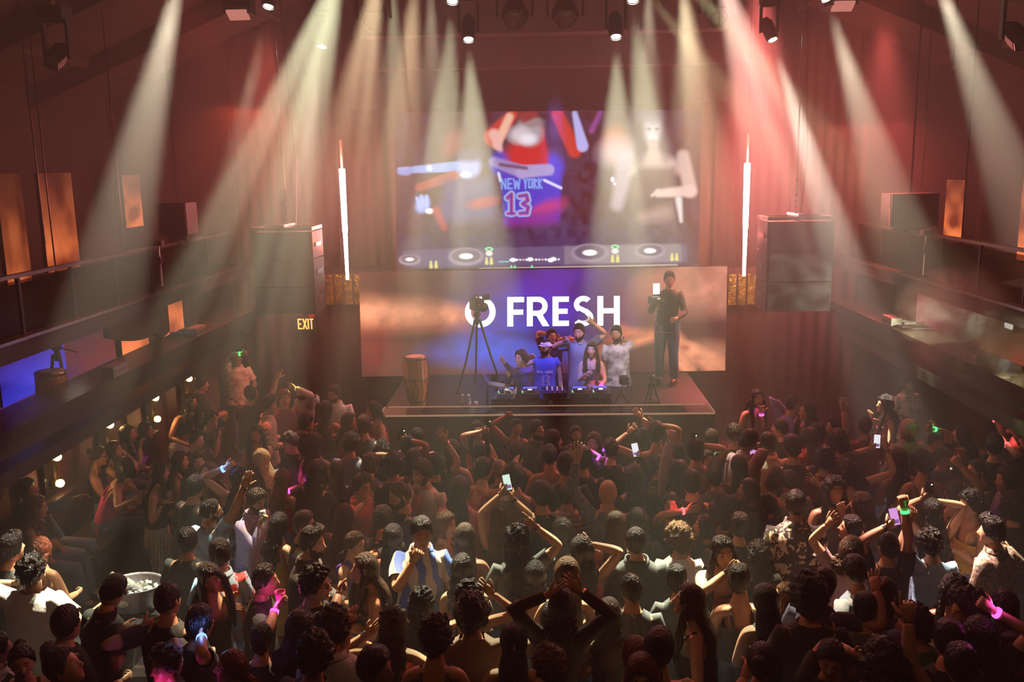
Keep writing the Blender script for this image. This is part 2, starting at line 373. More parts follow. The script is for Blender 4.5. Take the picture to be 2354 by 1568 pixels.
# raised hands along the top
P.cap(1180, 262, 1135, 312, 12, 22, (.62, .05, .03), 4); P.cap(1172, 268, 1142, 330, 9, 10, (.95, .55, .38), 4); P.cap(1136, 306, 1150, 342, 12, 6, (.9, .5, .45), 4)
P.cap(1282, 262, 1322, 345, 14, 16, (.62, .04, .02), 4); P.cap(1322, 262, 1340, 335, 6, 13, (.5, .5, .95), 3); P.cap(1380, 262, 1360, 300, 5, 6, (.3, .06, .3), 4)
# jersey wearer
P.poly([(1150, 378), (1262, 372), (1292, 400), (1286, 505), (1158, 512)], (.035, .03, .55), 5)
P.ell(1270, 382, 26, 30, (.05, .06, .65), .3); P.ell(1150, 372, 24, 26, (.05, .06, .6), .3)
P.cap(1252, 412, 1290, 430, 3, 3, (.8, .8, 1)); P.cap(1146, 395, 1150, 412, 3, 3, (.7, .8, 1))
P.ell(1255, 480, 45, 18, (.62, .03, .10), .5, .8, -.4); P.poly([(1158, 492), (1290, 480), (1282, 515), (1160, 520)], (.20, .01, .25), 8, .8)
P.ell(1212, 352, 46, 36, (.62, .012, .01), .3); P.cap(1240, 300, 1252, 372, 12, 8, (.6, .02, .015), 3)
P.ell(1218, 302, 30, 30, (.42, .38, .42), .3); P.ell(1222, 280, 26, 12, (.32, .24, .24), .4); P.ell(1195, 308, 24, 18, (.7, .62, .66), .5); P.ell(1215, 318, 18, 12, (.9, .85, .95), .5)
P.cap(1206, 268, 1230, 262, 12, 8, (.3, .03, .03), 4)
P.cap(1135, 368, 1200, 392, 11, 15, (.32, .26, .55), 3); P.cap(1200, 392, 1262, 388, 15, 13, (.42, .36, .66), 3); P.cap(1150, 375, 1210, 384, 4, 4, (.12, .07, .14), 3)
def stroke(pts, r, c, al=1, soft=1.5):
    for (a, b), (d, e) in zip(pts, pts[1:]): P.cap(a, b, d, e, r, r, c, soft, al)
for k, ch in enumerate(([(1153, 430), (1153, 408), (1162, 430), (1162, 408)], [(1176, 408), (1168, 408), (1168, 430), (1177, 430)], [(1168, 419), (1175, 419)], [(1181, 408), (1184, 430), (1188, 414), (1192, 430), (1195, 408)],
                        [(1204, 408), (1208, 418), (1208, 430)], [(1212, 408), (1208, 418)], [(1216, 410), (1216, 428), (1223, 428), (1223, 410), (1216, 410)], [(1228, 430), (1228, 409), (1234, 412), (1228, 419), (1235, 430)], [(1239, 408), (1239, 430)], [(1246, 409), (1239, 419), (1246, 430)])):
    stroke(ch, 1.6, (.22, .45, .95))
for r, c in ((8.5, (.25, .5, .95)), (5.2, (.5, .10, .22)), (2.0, (.05, .03, .5))):
    stroke([(1166, 452), (1175, 444), (1175, 488)], r, c); stroke([(1166, 488), (1182, 488)], r * .8, c)
    stroke([(1194, 448), (1210, 446), (1213, 458), (1202, 466), (1214, 474), (1211, 487), (1195, 488)], r, c)
# woman in dark tank top on the right
P.ell(1415, 330, 28, 38, (.62, .16, .12), .5, .9); P.ell(1420, 350, 40, 30, (.75, .55, .62), .6, .7); P.cap(1440, 370, 1420, 470, 22, 14, (.62, .5, .62), 8, .6)
P.ell(1502, 306, 36, 50, (.10, .07, .11), .5, .55); P.ell(1500, 302, 21, 31, (.56, .50, .58), .3, .9); P.ell(1499, 272, 27, 15, (.16, .15, .22), .5, .8); P.ell(1500, 308, 4, 7, (.68, .6, .66), .6); P.ell(1491, 309, 8, 6, (.62, .52, .58), .8, .6); P.ell(1502, 318, 9, 5, (.85, .85, .95), .5); P.cap(1490, 298, 1494, 298, 3, 3, (.2, .16, .25), 2); P.cap(1508, 298, 1512, 298, 3, 3, (.2, .16, .25), 2)
P.cap(1502, 330, 1505, 360, 12, 15, (.50, .38, .38), 6); P.poly([(1490, 352), (1520, 352), (1562, 372), (1575, 400), (1450, 400), (1458, 372)], (.62, .46, .42), 9, .95); P.cap(1478, 300, 1470, 372, 8, 12, (.10, .07, .10), 8, .6); P.cap(1525, 300, 1532, 368, 8, 10, (.10, .07, .10), 8, .5)
P.poly([(1465, 385), (1552, 385), (1560, 450), (1450, 455)], (.12, .06, .07), 8, .9); P.cap(1570, 360, 1588, 440, 14, 16, (.62, .46, .42), 5, .9)
P.cap(1588, 440, 1515, 445, 13, 9, (.7, .52, .48), 4); P.cap(1515, 440, 1500, 450, 5, 3, (.7, .52, .48), 3); P.cap(1562, 460, 1568, 510, 7, 3, (.75, .7, .72), 4); P.cap(1530, 490, 1480, 500, 18, 10, (.55, .36, .32), 12, .5)
P.ell(1409, 412, 4, 5, (1.2, .9, 1.3), .5); P.ell(1414, 422, 3, 3, (1.2, .9, 1.3), .5)
# the decks along the bottom edge
P.poly([(918, 574), (1035, 566), (1290, 566), (1580, 563), (1585, 607), (1290, 610), (1035, 613), (925, 610)], (.10, .075, .17), 3, .95)
P.poly([(1298, 566), (1568, 563), (1572, 606), (1298, 609)], (.22, .18, .22), 3, .9); P.cap(1100, 617, 1560, 613, 1.5, 1.5, (.5, .42, .4), 1.5)
for cx, cy, rx in ((935, 594, 26), (1068, 588, 42), (1357, 583, 44), (1497, 580, 36)):
    P.ell(cx, cy, rx, rx * .5, (.30, .25, .32), .1); P.ell(cx, cy - 2, rx * .8, rx * .38, (.13, .10, .15), .1); P.ell(cx, cy - 1, rx * .36, rx * .15, (1.2, 1.15, 1.1), .25)
for cx, cy in ((1122, 571), (1416, 569)): P.ell(cx, cy, 9, 5, (.2, .95, .4), .2); P.ell(cx, cy, 5, 2.5, (.1, .1, .12), .2); P.ell(cx, cy + 10, 8, 6, (.8, .75, .7), .3)
for cx, cy in ((985, 611), (997, 611), (1116, 604), (1127, 604), (1410, 602), (1422, 602), (1548, 600), (1559, 600)): P.cap(cx, cy - 12, cx, cy, 2.5, 4.2, (.65, .62, .2), 1.5)
for i in range(16): P.ell(1172 + i * 7.5, 597, 2.6, 2.2, ((.9, .8, .9), (.8, .5, .6), (1.1, 1.1, 1.1))[i % 3], .5)
for i in range(5): P.ell(1146 + i * 5, 601, 2, 1.6, (.2, .7, .75), .5)
for cx, cy in ((1178, 597), (1218, 596), (1266, 599), (1272, 596)): P.ell(cx, cy, 6, 4, (1.5, 1.5, 1.4), .4)
for cx in (1174, 1182, 1222): P.cap(cx, 612, cx, 617, 2, 2, (.1, .9, .35), 1)
YU = 15.15
screen('upper_screen', 'wide upper video screen showing a doubled live picture of the booth', P,
       [at(905, 259, YU), at(1612, 251, YU), at(1606, 612, YU), at(913, 620, YU)], 1.45)

# lower screen: glowing clouds and the big white words
P = Paint(825, 1672, 613, 855, 420, 122, (.13, .04, .03))
P.noise(2, 200, 11, (.05, .014, .02), .8)
P.ell(1245, 700, 150, 105, (.07, .03, .42), .8, .95); P.ell(1190, 760, 95, 60, (.06, .08, .9), .8, .9); P.ell(1270, 660, 80, 50, (.14, .03, .55), .8, .6)
P.ell(1150, 800, 120, 30, (.05, .16, 1.0), .8, .8); P.cap(1150, 757, 1300, 775, 4, 14, (.02, .012, .09), 14, .9)
P.cap(830, 705, 1065, 722, 36, 16, (.95, .26, .11), 26, .95); P.ell(880, 702, 110, 26, (1.2, .50, .27), .8, .9); P.ell(1000, 716, 90, 14, (.95, .36, .2), .8, .6); P.ell(850, 790, 50, 40, (.30, .04, .03), .9, .7)
P.ell(960, 650, 120, 26, (.09, .035, .025), .9, .9)
P.ell(1620, 655, 100, 50, (1.0, .40, .26), .8, .95); P.ell(1490, 690, 70, 40, (.38, .08, .06), .9, .6); P.ell(1560, 650, 60, 30, (.5, .16, .1), .8, .7)
P.cap(1360, 850, 1430, 760, 26, 14, (.75, .16, .07), 14, .9); P.cap(1430, 760, 1500, 765, 10, 10, (.7, .2, .1), 8, .9); P.cap(1400, 800, 1500, 775, 12, 8, (.9, .3, .14), 8, .9)
for a in ((1545, 775, 1590, 850, 8, 12), (1555, 765, 1600, 820, 8, 9), (1590, 800, 1640, 850, 12, 14), (1600, 800, 1668, 845, 8, 16), (1560, 830, 1590, 858, 10, 10)): P.cap(*a, (1.0, .36, .19), 9, .9)
P.ell(1610, 822, 14, 8, (.35, .06, .04), .7); P.ell(1580, 800, 8, 6, (.35, .06, .04), .7); P.ell(1400, 790, 14, 10, (.35, .06, .04), .7)
P.noise(4, 50, 5, (.04, .012, .015), .38); P.ell(1625, 815, 60, 22, (1.1, .45, .25), .9, .5); P.noise(6, 14, 21, (.2, .04, .03), .12)
YL = 15.2
low = screen('lower_screen', 'wide lower LED wall of orange clouds behind the booth with big white letters', P,
             [at(825, 626, YL), at(1672, 612, YL), at(1667, 852, YL), at(832, 866, YL)], 1.2)
# the letters, flat shapes on the LED wall
def letters():
    T = 13.0; mb = MB()
    def pt(x, y):
        p = at(x, y - .010 * (x - 1250), YL - .01) - low.location; return p
    def quad(P4): mb.add([pt(*p) for p in P4], [(0, 1, 2, 3)])
    def arc(cx, cy, rx, ry, a0, a1, t, n=24):
        for i in range(n):
            u, v = math.radians(a0 + (a1 - a0) * i / n), math.radians(a0 + (a1 - a0) * (i + 1) / n)
            quad([(cx + rx * math.cos(u), cy - ry * math.sin(u)), (cx + rx * math.cos(v), cy - ry * math.sin(v)),
                  (cx + (rx - t) * math.cos(v), cy - (ry - t) * math.sin(v)), (cx + (rx - t) * math.cos(u), cy - (ry - t) * math.sin(u))])
    def rc(x0, y0, x1, y1): quad([(x0, y0), (x1, y0), (x1, y1), (x0, y1)])
    arc(1104, 716, 35.5, 35.5, 0, 360, 14, 40)
    top, bot = 682, 750
    rc(1166, top, 1180, bot); rc(1180, top, 1205, top + 12.5); rc(1180, 711, 1203, 723)
    rc(1211, top, 1225, bot); rc(1225, top, 1238, top + 12); rc(1225, 714, 1238, 726); arc(1238, 704, 21, 22, -90, 90, 12.5)
    quad([(1232, 724), (1246, 721), (1263, bot), (1247, bot)])
    for a in (0,): rc(1270, top, 1284, bot); rc(1284, top, 1308, top + 12.5); rc(1284, 710, 1305, 722); rc(1284, bot - 12.5, 1308, bot)
    # S
    arc(1341, 701, 22, 20, 40, 235, 12.5, 18); arc(1340, 731, 24, 20, -145, 62, 12.5, 20)
    quad([(1327, 706), (1333, 715), (1352, 722), (1352, 712)]); quad([(1326, 700), (1330, 714), (1352, 726), (1354, 714)])
    rc(1373, top, 1387, bot); rc(1387, 710, 1411, 722); rc(1411, top, 1425, bot)
    return mb
letters().build('lettering', glow('letter_white', (1, .98, .99), 1.5), low)

# balcony and mezzanine LED panels
def cloud(W, H, seed, a, b):
    q = Paint(0, 100, 0, 100, W, H, a); q.noise(2.6, 60, seed, b, .95); q.ell(50, 0, 140, 45, (.05, .01, .008), .9, .9); return q
OR1, OR2 = (.16, .022, .008), (.75, .17, .05)
def side_panel(label, sx, y0, y1, z0, z1, seed, strength, X=None, c=(OR1, OR2)):
    X = X or sx * 7.25; q = cloud(40, 60, seed, *c)
    cs = [(X, y0, z1), (X, y1, z1), (X, y1, z0), (X, y0, z0)] if sx < 0 else [(X, y1, z1), (X, y0, z1), (X, y0, z0), (X, y1, z0)]
    return screen('wall_screen', label, q, cs, strength, .05, group='orange wall screens')
side_panel('orange screen panel on the left balcony wall beside a dark post', -1, 12.15, 12.75, 3.25, 4.75, 1, .55)
side_panel('tall pinkish screen panel at the end of the left balcony', -1, 13.2, 14.15, 3.3, 4.75, 2, .9)
side_panel('orange screen panel with a ragged shadow edge high behind the left railing', -1, 14.8, 15.45, 3.85, 4.7, 3, 1.0, -6.75)
side_panel('small orange screen beside the box on the right balcony', 1, 14.6, 15.3, 3.5, 4.4, 4, 1.0, 6.62)
side_panel('bright orange screen at the frame edge of the right balcony', 1, 12.7, 14.15, 3.2, 4.45, 5, 1.4)
side_panel('orange cloud screen under the left balcony by the black drape', -1, 12.6, 13.5, 2.0, 3.0, 6, 1.0, -5.98)
side_panel('orange cloud screen under the left balcony close to the stage', -1, 14.0, 14.9, 2.0, 3.0, 7, 1.1, -5.98)
side_panel('long dim screen under the left balcony turning blue', -1, 8.4, 12.4, 2.0, 3.0, 8, .55, -5.98, ((.012, .012, .12), (.20, .03, .03)))
side_panel('blue glowing screen behind the drum on the mezzanine', -1, 9.6, 11.0, 2.2, 2.95, 18, .8, -5.95, ((.01, .01, .25), (.05, .05, .55)))
side_panel('long red screen with orange shapes under the right balcony', 1, 8.6, 12.6, 2.0, 3.0, 9, .35, 5.98, ((.10, .008, .006), (.6, .06, .03)))
side_panel('pink screen under the right balcony close to the stage', 1, 12.9, 14.6, 2.0, 3.0, 10, .6, 5.98, ((.30, .04, .06), (.6, .16, .2)))
for dx in (-2.2, 0, 2.2): MB().box((dx, .14, -.62), (.12, .1, 1.3)).build('support_leg', BLK, low)
# gold foil panels beside the lower screen
for px, side in ((790, 'left'), (1716, 'right')):
    a, b = at(px - 36, 628, 15.3), at(px + 36, 700, 15.3)
    t = thing('gold_panel', ((a.x + b.x) / 2, 15.3, b.z), 'crinkled gold foil panel %s of the lower screen' % side, 'panel')
    for k in range(4):
        gm = mat('gold_foil', (.85, .55, .08), .25, 1, pat='noise', c2=(.05, .02, .01), scale=9, bump=1, bscale=25)
        MB().box((-.24 + k * .16, 0, .26), (.13, .03, .52)).build('foil_strip', gm, t)
    MB().box((0, .19, .26), (.6, .34, .5)).build('backing', BLK, t)
# ------------------------------------------------------------------ stage
SX0, SX1 = at(872, 935, 12.1).x, at(1643, 920, 12.1).x
stage = thing('stage', (0.1, 12.1, 0), 'low black stage with faintly glowing edge strip and deep front ledge holding the booth', 'stage')
w_ = SX1 - SX0; cx_ = (SX0 + SX1) / 2 - .1
MB().box((cx_, .22, .66), (w_ * .985, .40, 1.32)).build('front_panel', mat('stage_front', (.05, .028, .026), .5, scale=5, bump=.1, bscale=30), stage)
MB().box((cx_, .20, 1.36), (w_, .42, .07)).build('ledge', mat('ledge_dark', (.055, .03, .035), .22, scale=12), stage)
for k in range(3):
    MB().box((cx_ + .1, .09 + k * .11, 1.40), (w_ * .8, .045, .014)).build('slat', BLKG, stage)
tr_ = MB(); tr_.box((cx_, -.015, 1.385), (w_, .018, .02)); tr_.box((cx_, .41, 1.40), (w_ * .975, .012, .014))
for s in (-1, 1): tr_.box((cx_ + s * w_ / 2, .2, 1.40), (.014, .42, .014))
tr_.build('edge_strip', glow('edge_glow', (.8, .42, .24), .42), stage)  # trim given a weak glow so the ledge outline stands out
MB().box((-1.62, 1.65, .65), (1.55, 2.5, 1.3)).build('platform', BLK, stage)
MB().box((1.62, 1.65, .65), (1.4, 2.5, 1.3)).build('platform', BLK, stage)
MB().box((0, 2.65, .65), (1.9, .5, 1.3)).build('riser', BLK, stage)
MB().box((0, 1.4, .21), (1.9, 2.1, .42)).build('pit_floor', BLK, stage)

# DJ table with the players and mixer
tb = thing('equipment_table', (0.12, 12.85, .42), 'black road case table carrying the players and mixer in the booth', 'table')
MB().box((0, 0, 1.0), (1.66, .52, .10)).build('table_top', BLKG, tb)
e_ = MB()
for x in (-.83, .0, .83): e_.box((x, -.262, 1.0), (.02, .01, .11))
e_.box((0, -.262, 1.055), (1.68, .012, .012)); e_.box((0, -.262, .95), (1.68, .012, .012)); e_.build('edge_profile', DSTEEL, tb)
MB().box((0, .05, .47), (1.5, .4, .94)).build('road_case', BLK, tb)
MB().ell((0, -.27, 1.0), (.035, .012, .035), 12, 6).build('latch', STEEL, tb)
for k, (x, lab) in enumerate(((-.64, 'beside the laptop stand'), (-.30, 'between the laptop side player and the mixer'), (.42, 'just past the mixer'), (.72, 'at the woman in the tank top'))):
    t = thing('media_player', (0.12 + x, 12.85, 1.475), 'dark media player with glowing round platter %s' % lab, 'media player', 'players on the table')
    MB().box((0, 0, .03), (.27, .38, .06)).build('body', mat('player_body', (.05, .04, .08), .3, scale=20), t)
    MB().lathe([(.11, 0), (.105, .02), (.09, .024)], 24, c=(0, -.03, .06)).build('jog_wheel', DSTEEL, t, True)
    MB().lathe([(.035, 0), (.033, .004)], 16, c=(0, -.03, .085)).build('wheel_display', glow('disp_white', (.9, .85, 1), 2.2), t)
    MB().box((0, .15, .068), (.20, .07, .012)).build('screen', glow('disp_blue', (.15, .15, 1), 1.2), t)
    for j, c in enumerate(((.1, 1, .3), (1, .8, .1), (.2, .3, 1))):
        MB().ell((-.105, -.10 + j * .05, .065), (.011, .011, .006), 8, 4).build('button', glow('btn%d' % j, c, 2.2), t)
t = thing('mixer', (0.18, 12.85, 1.475), 'black DJ mixer with rows of small lit knobs in the middle', 'mixer')
MB().box((0, 0, .035), (.33, .38, .07)).build('body', BLKG, t)
for i in range(4):
    for j in range(3):
        MB().lathe([(.011, 0), (.009, .02)], 8, c=(-.11 + i * .073, .12 - j * .07, .07)).build('knob', glow('knob%d' % (j % 3), ((1, .5, .3), (.25, .35, 1), (.8, .2, 1))[j % 3], .9), t)
    MB().box((-.11 + i * .073, -.12, .08), (.018, .03, .02)).build('fader', STEEL, t)

# conga drums
def conga(loc, label):
    t = thing('conga_drum', loc, label, 'drum')
    prof = [(.115, 0), (.125, .08), (.155, .25), (.172, .42), (.168, .56), (.150, .70)]
    n = 20
    for k in range(n):
        a0, a1 = 2 * math.pi * k / n + .015, 2 * math.pi * (k + 1) / n - .015
        R = []
        for r, z in prof: R.append([(r * math.cos(a0), r * math.sin(a0), z), (r * math.cos(a1), r * math.sin(a1), z), ((r - .015) * math.cos(a1), (r - .015) * math.sin(a1), z), ((r - .015) * math.cos(a0), (r - .015) * math.sin(a0), z)])
        MB().rings(R).build('stave', WOOD, t)
    MB().lathe([(.160, .70), (.166, .715), (.166, .735), (.158, .745)], 28, cap=(False, False)).build('rim', STEEL, t, True)
    MB().lathe([(.158, .742), (.10, .748), (.02, .75)], 28).build('drum_head', mat('drum_skin', (.75, .62, .45), .5, scale=8), t, True)
    for z, r in ((.08, .127), (.42, .176)): MB().lathe([(r, z - .012), (r + .004, z), (r, z + .012)], 28, cap=(False, False)).build('band', STEEL, t, True)
    for k in range(6):
        a = k * math.pi / 3
        MB().tube([((r + .012) * math.cos(a), (r + .012) * math.sin(a), z) for r, z in ((.166, .73), (.170, .60), (.172, .42))], .006, 6).build('tuning_rod', STEEL, t)
    rp = MB()
    for k in range(12):
        a, b = k * math.pi / 6, (k + .5) * math.pi / 6
        rp.tube([(.182 * math.cos(a), .182 * math.sin(a), .42), (.166 * math.cos(b), .166 * math.sin(b), .25), (.135 * math.cos(a), .135 * math.sin(a), .09)], .004, 5)
    rp.build('rope', BLK, t); return t
conga(Vector((at(957, 870, 12.95).x, 12.95, 1.3)), 'pale wooden conga drum with rope lacing at the stage end')
conga(Vector((-5.42, at(115, 870, 12).y * 0 + atx(117, 870, -5.42).y, 2.0)) - Vector((0, 0, .15)), 'wooden conga drum standing on the left mezzanine behind the ledge')

def bottle(loc, label, c=(.8, .85, .95), s=1, cap=(.9, .9, .95), cat='bottle', grp=None):
    t = thing('bottle', loc, label, cat, grp)
    MB().lathe([(.031 * s, 0), (.033 * s, .02 * s), (.031 * s, .08 * s), (.033 * s, .15 * s), (.014 * s, .19 * s), (.013 * s, .205 * s)], 12).build('body', glass('plastic' + str(c), c, .05), t, True)
    MB().lathe([(.016 * s, .203 * s), (.016 * s, .225 * s)], 10).build('cap', mat('cap' + str(cap), cap, .4), t)
    MB().lathe([(.0335 * s, .08 * s), (.0335 * s, .13 * s)], 12, cap=(False, False)).build('label_band', mat('lblband' + str(c), (.7, .75, .85), .5), t); return t
bottle(Vector((at(1063, 903, 12.72).x, 12.72, 1.3)), 'clear plastic water bottle beside the conga, near the tripod', grp='water bottles')
bottle(Vector((at(1077, 903, 12.70).x, 12.70, 1.3)), 'clear plastic water bottle next to the red can', grp='water bottles')
def can(loc, label, c, rot=None):
    t = thing('drink_can', loc, label, 'can')
    MB().lathe([(.026, 0), (.033, .008), (.033, .112), (.027, .122)], 14).build('body', mat('can' + str(c), c, .3, .6, pat='stripe', c2=(.8, .8, .8), scale=3), t, True)
    MB().lathe([(.026, .121), (.024, .119)], 14).build('lid', STEEL, t)
    if rot: t.rotation_euler = rot
    return t
can(Vector((at(1093, 903, 12.7).x, 12.7, 1.3)), 'red and white drink can on the stage near the laptop stand', (.8, .03, .05))

# laptop on its wire stand, cables
lp = Vector((at(1130, 900, 12.8).x - .05, 12.8, 1.3)); t = thing('laptop_stand', lp, 'bent silver wire stand holding up the laptop', 'stand')
for s in (0, .22):
    MB().tube([(-.02, s, 0), (-.02, s, .30), (.0, s, .33), (.30, s, .27)], .008, 6).build('leg', STEEL, t)
    MB().tube([(-.02, s, .005), (.2, s, .005)], .008, 6).build('foot', STEEL, t)
t = thing('laptop', lp + Vector((0, .02, .31)), 'open silver laptop on the wire stand in the booth', 'laptop')
MB().box((.15, .1, 0), (.32, .22, .015), R=Matrix.Rotation(.18, 3, 'Y')).build('base', STEEL, t)
MB().box((-.03, .1, .08), (.012, .22, .2), R=Matrix.Rotation(-.5, 3, 'Y')).build('lid', STEEL, t)
t = thing('cable_bundle', Vector((at(1150, 905, 12.7).x, 12.7, 1.36)), 'tangle of white cables at the foot of the laptop stand', 'cable')
rr = random.Random(4)
for k in range(6):
    a = rr.uniform(0, 3); MB().tube([(.25 * math.sin(a + .5 * j) * (1 - j * .1), .03 * k - .05, .24 - .045 * j + .03 * math.sin(j * 2 + k)) for j in range(6)], .006, 5).build('cable', mat('white_cable', (.8, .8, .85), .4), t)
point('laptop_lamp', at(1150, 880, 12.6), 4, (.85, .85, 1), .03)

# cine camera on tall tripod
def tripod(base, h, spread, name, label, legm=DSTEEL, rz=0):
    t = thing(name, base, label, 'tripod', rz=rz)
    for k in range(3):
        a = math.pi / 2 + k * 2 * math.pi / 3
        l = MB().tube([(0.04 * math.cos(a), .04 * math.sin(a), h), (spread * .55 * math.cos(a), spread * .55 * math.sin(a), h * .45), (spread * math.cos(a), spread * math.sin(a), 0)], [.020, .017, .012], 8).build('leg', legm, t)
        MB().ell((spread * math.cos(a), spread * math.sin(a), .012), (.025, .025, .018), 8, 5).build('rubber_foot', BLK, l)
    MB().tube([(0, 0, h - .08), (0, 0, h + .1)], .03, 10).build('centre_column', legm, t)
    MB().ell((0, 0, h + .08), (.06, .06, .05), 10, 6).build('fluid_head', BLK, t, True)
    MB().tube([(0, 0, h + .08), (.05, .35, h - .05)], .009, 6).build('pan_handle', BLK, t); return t
def cine(loc, label, rz=0, s=1):
    t = thing('video_camera', loc, label, 'camera', rz=rz)
    MB().box((0, 0, .1 * s), (.13 * s, .26 * s, .16 * s)).build('body', BLK, t)
    MB().tube([(0, -.13 * s, .1 * s), (0, -.20 * s, .1 * s), (0, -.30 * s, .1 * s)], [.045 * s, .055 * s, .065 * s], 14).build('lens', BLKG, t, True)
    MB().tube([(0, -.10 * s, .18 * s), (0, -.06 * s, .24 * s), (0, .08 * s, .24 * s), (0, .12 * s, .18 * s)], .014 * s, 6).build('handle', BLK, t)
    MB().box((.12 * s, -.04 * s, .2 * s), (.10 * s, .03 * s, .08 * s)).build('monitor', BLKG, t); return t
tb_ = Vector((at(1096, 700, 13.9).x, 13.9, 1.3))
tripod(tb_, 1.12, .42, 'camera_tripod', 'tall dark tripod in front of the first white letter', rz=.2)
cine(tb_ + Vector((0, 0, 1.24)), 'video camera on the tall tripod facing the hall', .4, 1.1)
# second camera rig near the woman in the tank top
t = thing('camera_rig', Vector((at(1420, 900, 12.7).x + .05, 12.7, 1.3)), 'tangled lit camera rig on a short stand at the end of the decks', 'camera')
for k in range(3):
    a = k * 2.09 + .5; MB().tube([(0, 0, .25), (.13 * math.cos(a), .13 * math.sin(a), 0)], .009, 6).build('leg', STEEL, t)
MB().tube([(0, 0, .22), (.02, 0, .36)], .014, 8).build('column', STEEL, t)
MB().box((.03, 0, .42), (.12, .16, .1)).build('body', BLK, t)
MB().tube([(.03, -.08, .42), (.03, -.18, .42)], .04, 12).build('lens', BLKG, t)
for k in range(3): MB().tube([(.03, .05, .45), (.14, .02 * k, .40 - .05 * k), (.16, 0, .2), (.08, .02 * k, .05)], .005, 5).build('cable', STEEL, t)
t = thing('camera', Vector((at(1500, 893, 12.7).x, 12.7, 1.3)), 'small silver camera with strap resting on the stage ledge', 'camera')
MB().box((0, 0, .05), (.15, .07, .1)).build('body', STEEL, t); MB().tube([(0, -.03, .05), (0, -.12, .05)], .034, 12).build('lens', BLK, t)
MB().tube([(-.07, 0, .08), (-.15, -.02, .02), (-.1, -.06, 0), (.0, -.14, 0), (.1, -.1, 0)], .006, 5).build('strap', BLK, t)
tripod(Vector((at(1503, 915, 12.75).x, 13.0, 1.3)), .30, .13, 'mini_tripod', 'low black mini tripod on the stage beside the small camera')

# ------------------------------------------------------------------ lamps and rigging
def led_tube(px, y0, y1, yt, side):
    p0, p1 = at(px, y0, 14.5), at(px, y1, 14.5); top = at(px, yt, 14.5)
    t = thing('led_tube', (p1.x, 14.5, p1.z), 'vertical glowing LED tube hanging %s of the screens' % side, 'lamp')
    h = p0.z - p1.z; j = h * .60
    g = glow('tube_glow', (1, .86, .80), 22)
    MB().tube([(0, 0, 0), (0, 0, j - .02)], [.050, .042], 12).build('lower_tube', g, t)
    MB().tube([(0, 0, j + .02), (0, 0, h - .12)], [.036, .024], 12).build('upper_tube', g, t)
    MB().tube([(0, 0, j - .03), (0, 0, j + .03)], .030, 12).build('joint', BLK, t)
    MB().tube([(0, 0, h - .12), (0, 0, h)], .022, 12).build('amber_cap', glow('amber_cap', (1, .62, .05), 2), t)
    MB().tube([(0, 0, h), (0, 0, top.z - p1.z)], .020, 10).build('dark_tube', mat('unlit_tube', (.4, .25, .2), .3), t)
    MB().tube([(0, 0, top.z - p1.z), (0, 0, 8.5 - p1.z)], .006, 5).build('hanging_wire', DSTEEL, t)
    for k in range(5):
        point('tube_light', (p1.x, 14.38, p1.z + .1 + k * h / 5.5), 75 if side == 'left' else 105, (1, .22, .18), .12)
led_tube(786, 626, 388, 322, 'left'); led_tube(1718, 617, 375, 308, 'right')

def speaker(px, pt, pb, side, wpx):
    Y = 13.0; c = at(px, pt, Y); b = at(px, pb, Y); W = wpx / 2100 * Y; H = c.z - b.z; D = .62
    t = thing('hanging_speaker', (c.x, Y + D / 2, b.z), 'large black loudspeaker stack hung on a chain %s of the stage' % side, 'loudspeaker')
    n = 3
    for k in range(n):
        z0 = H * k / n; hh = H / n - .012
        cab = MB(); cab.box((0, 0, z0 + hh / 2), (W, D, hh)); o = cab.build('cabinet', mat('cab_black', (.03, .024, .024), .55, scale=30, bump=.15, bscale=120), t)
        MB().box((0, -D / 2 - .008, z0 + hh / 2), (W * .93, .016, hh * .92)).build('grille', mat('grille', (.05, .04, .04), .5, pat='check', c2=(.02, .015, .015), scale=40), o)
        for s in (-1, 1): MB().box((s * W / 2, 0, z0 + hh * .5), (.02, .3, .06)).build('side_handle', DSTEEL, o)
    fr = MB()
    for s in (-1, 1): fr.box((0, s * D * .48, H + .03), (W, .03, .05)); fr.box((s * W * .48, 0, H + .03), (.03, D, .05))
    fr.box((0, 0, H + .06), (.08, D, .06)); fr.build('fly_bar', STEEL, t)
    ch = MB()
    for k in range(7): ch.lathe([(.012, -.03), (.020, 0), (.012, .03)], 6, c=(0, 0, H + .12 + .07 * k))
    ch.build('chain', STEEL, t)
    MB().tube([(0, 0, H + .55), (0, 0, 9.0 - b.z - .42 * abs(c.x))], .011, 6).build('steel_wire', STEEL, t)
    MB().tube([(.1, .1, H + .05), (.16, .1, H + .9), (.05, .1, 9.0 - b.z - .42 * abs(c.x))], .008, 5).build('signal_cable', BLK, t)
speaker(1842, 507, 716, 'right', 150); speaker(647, 532, 722, 'left', 141)

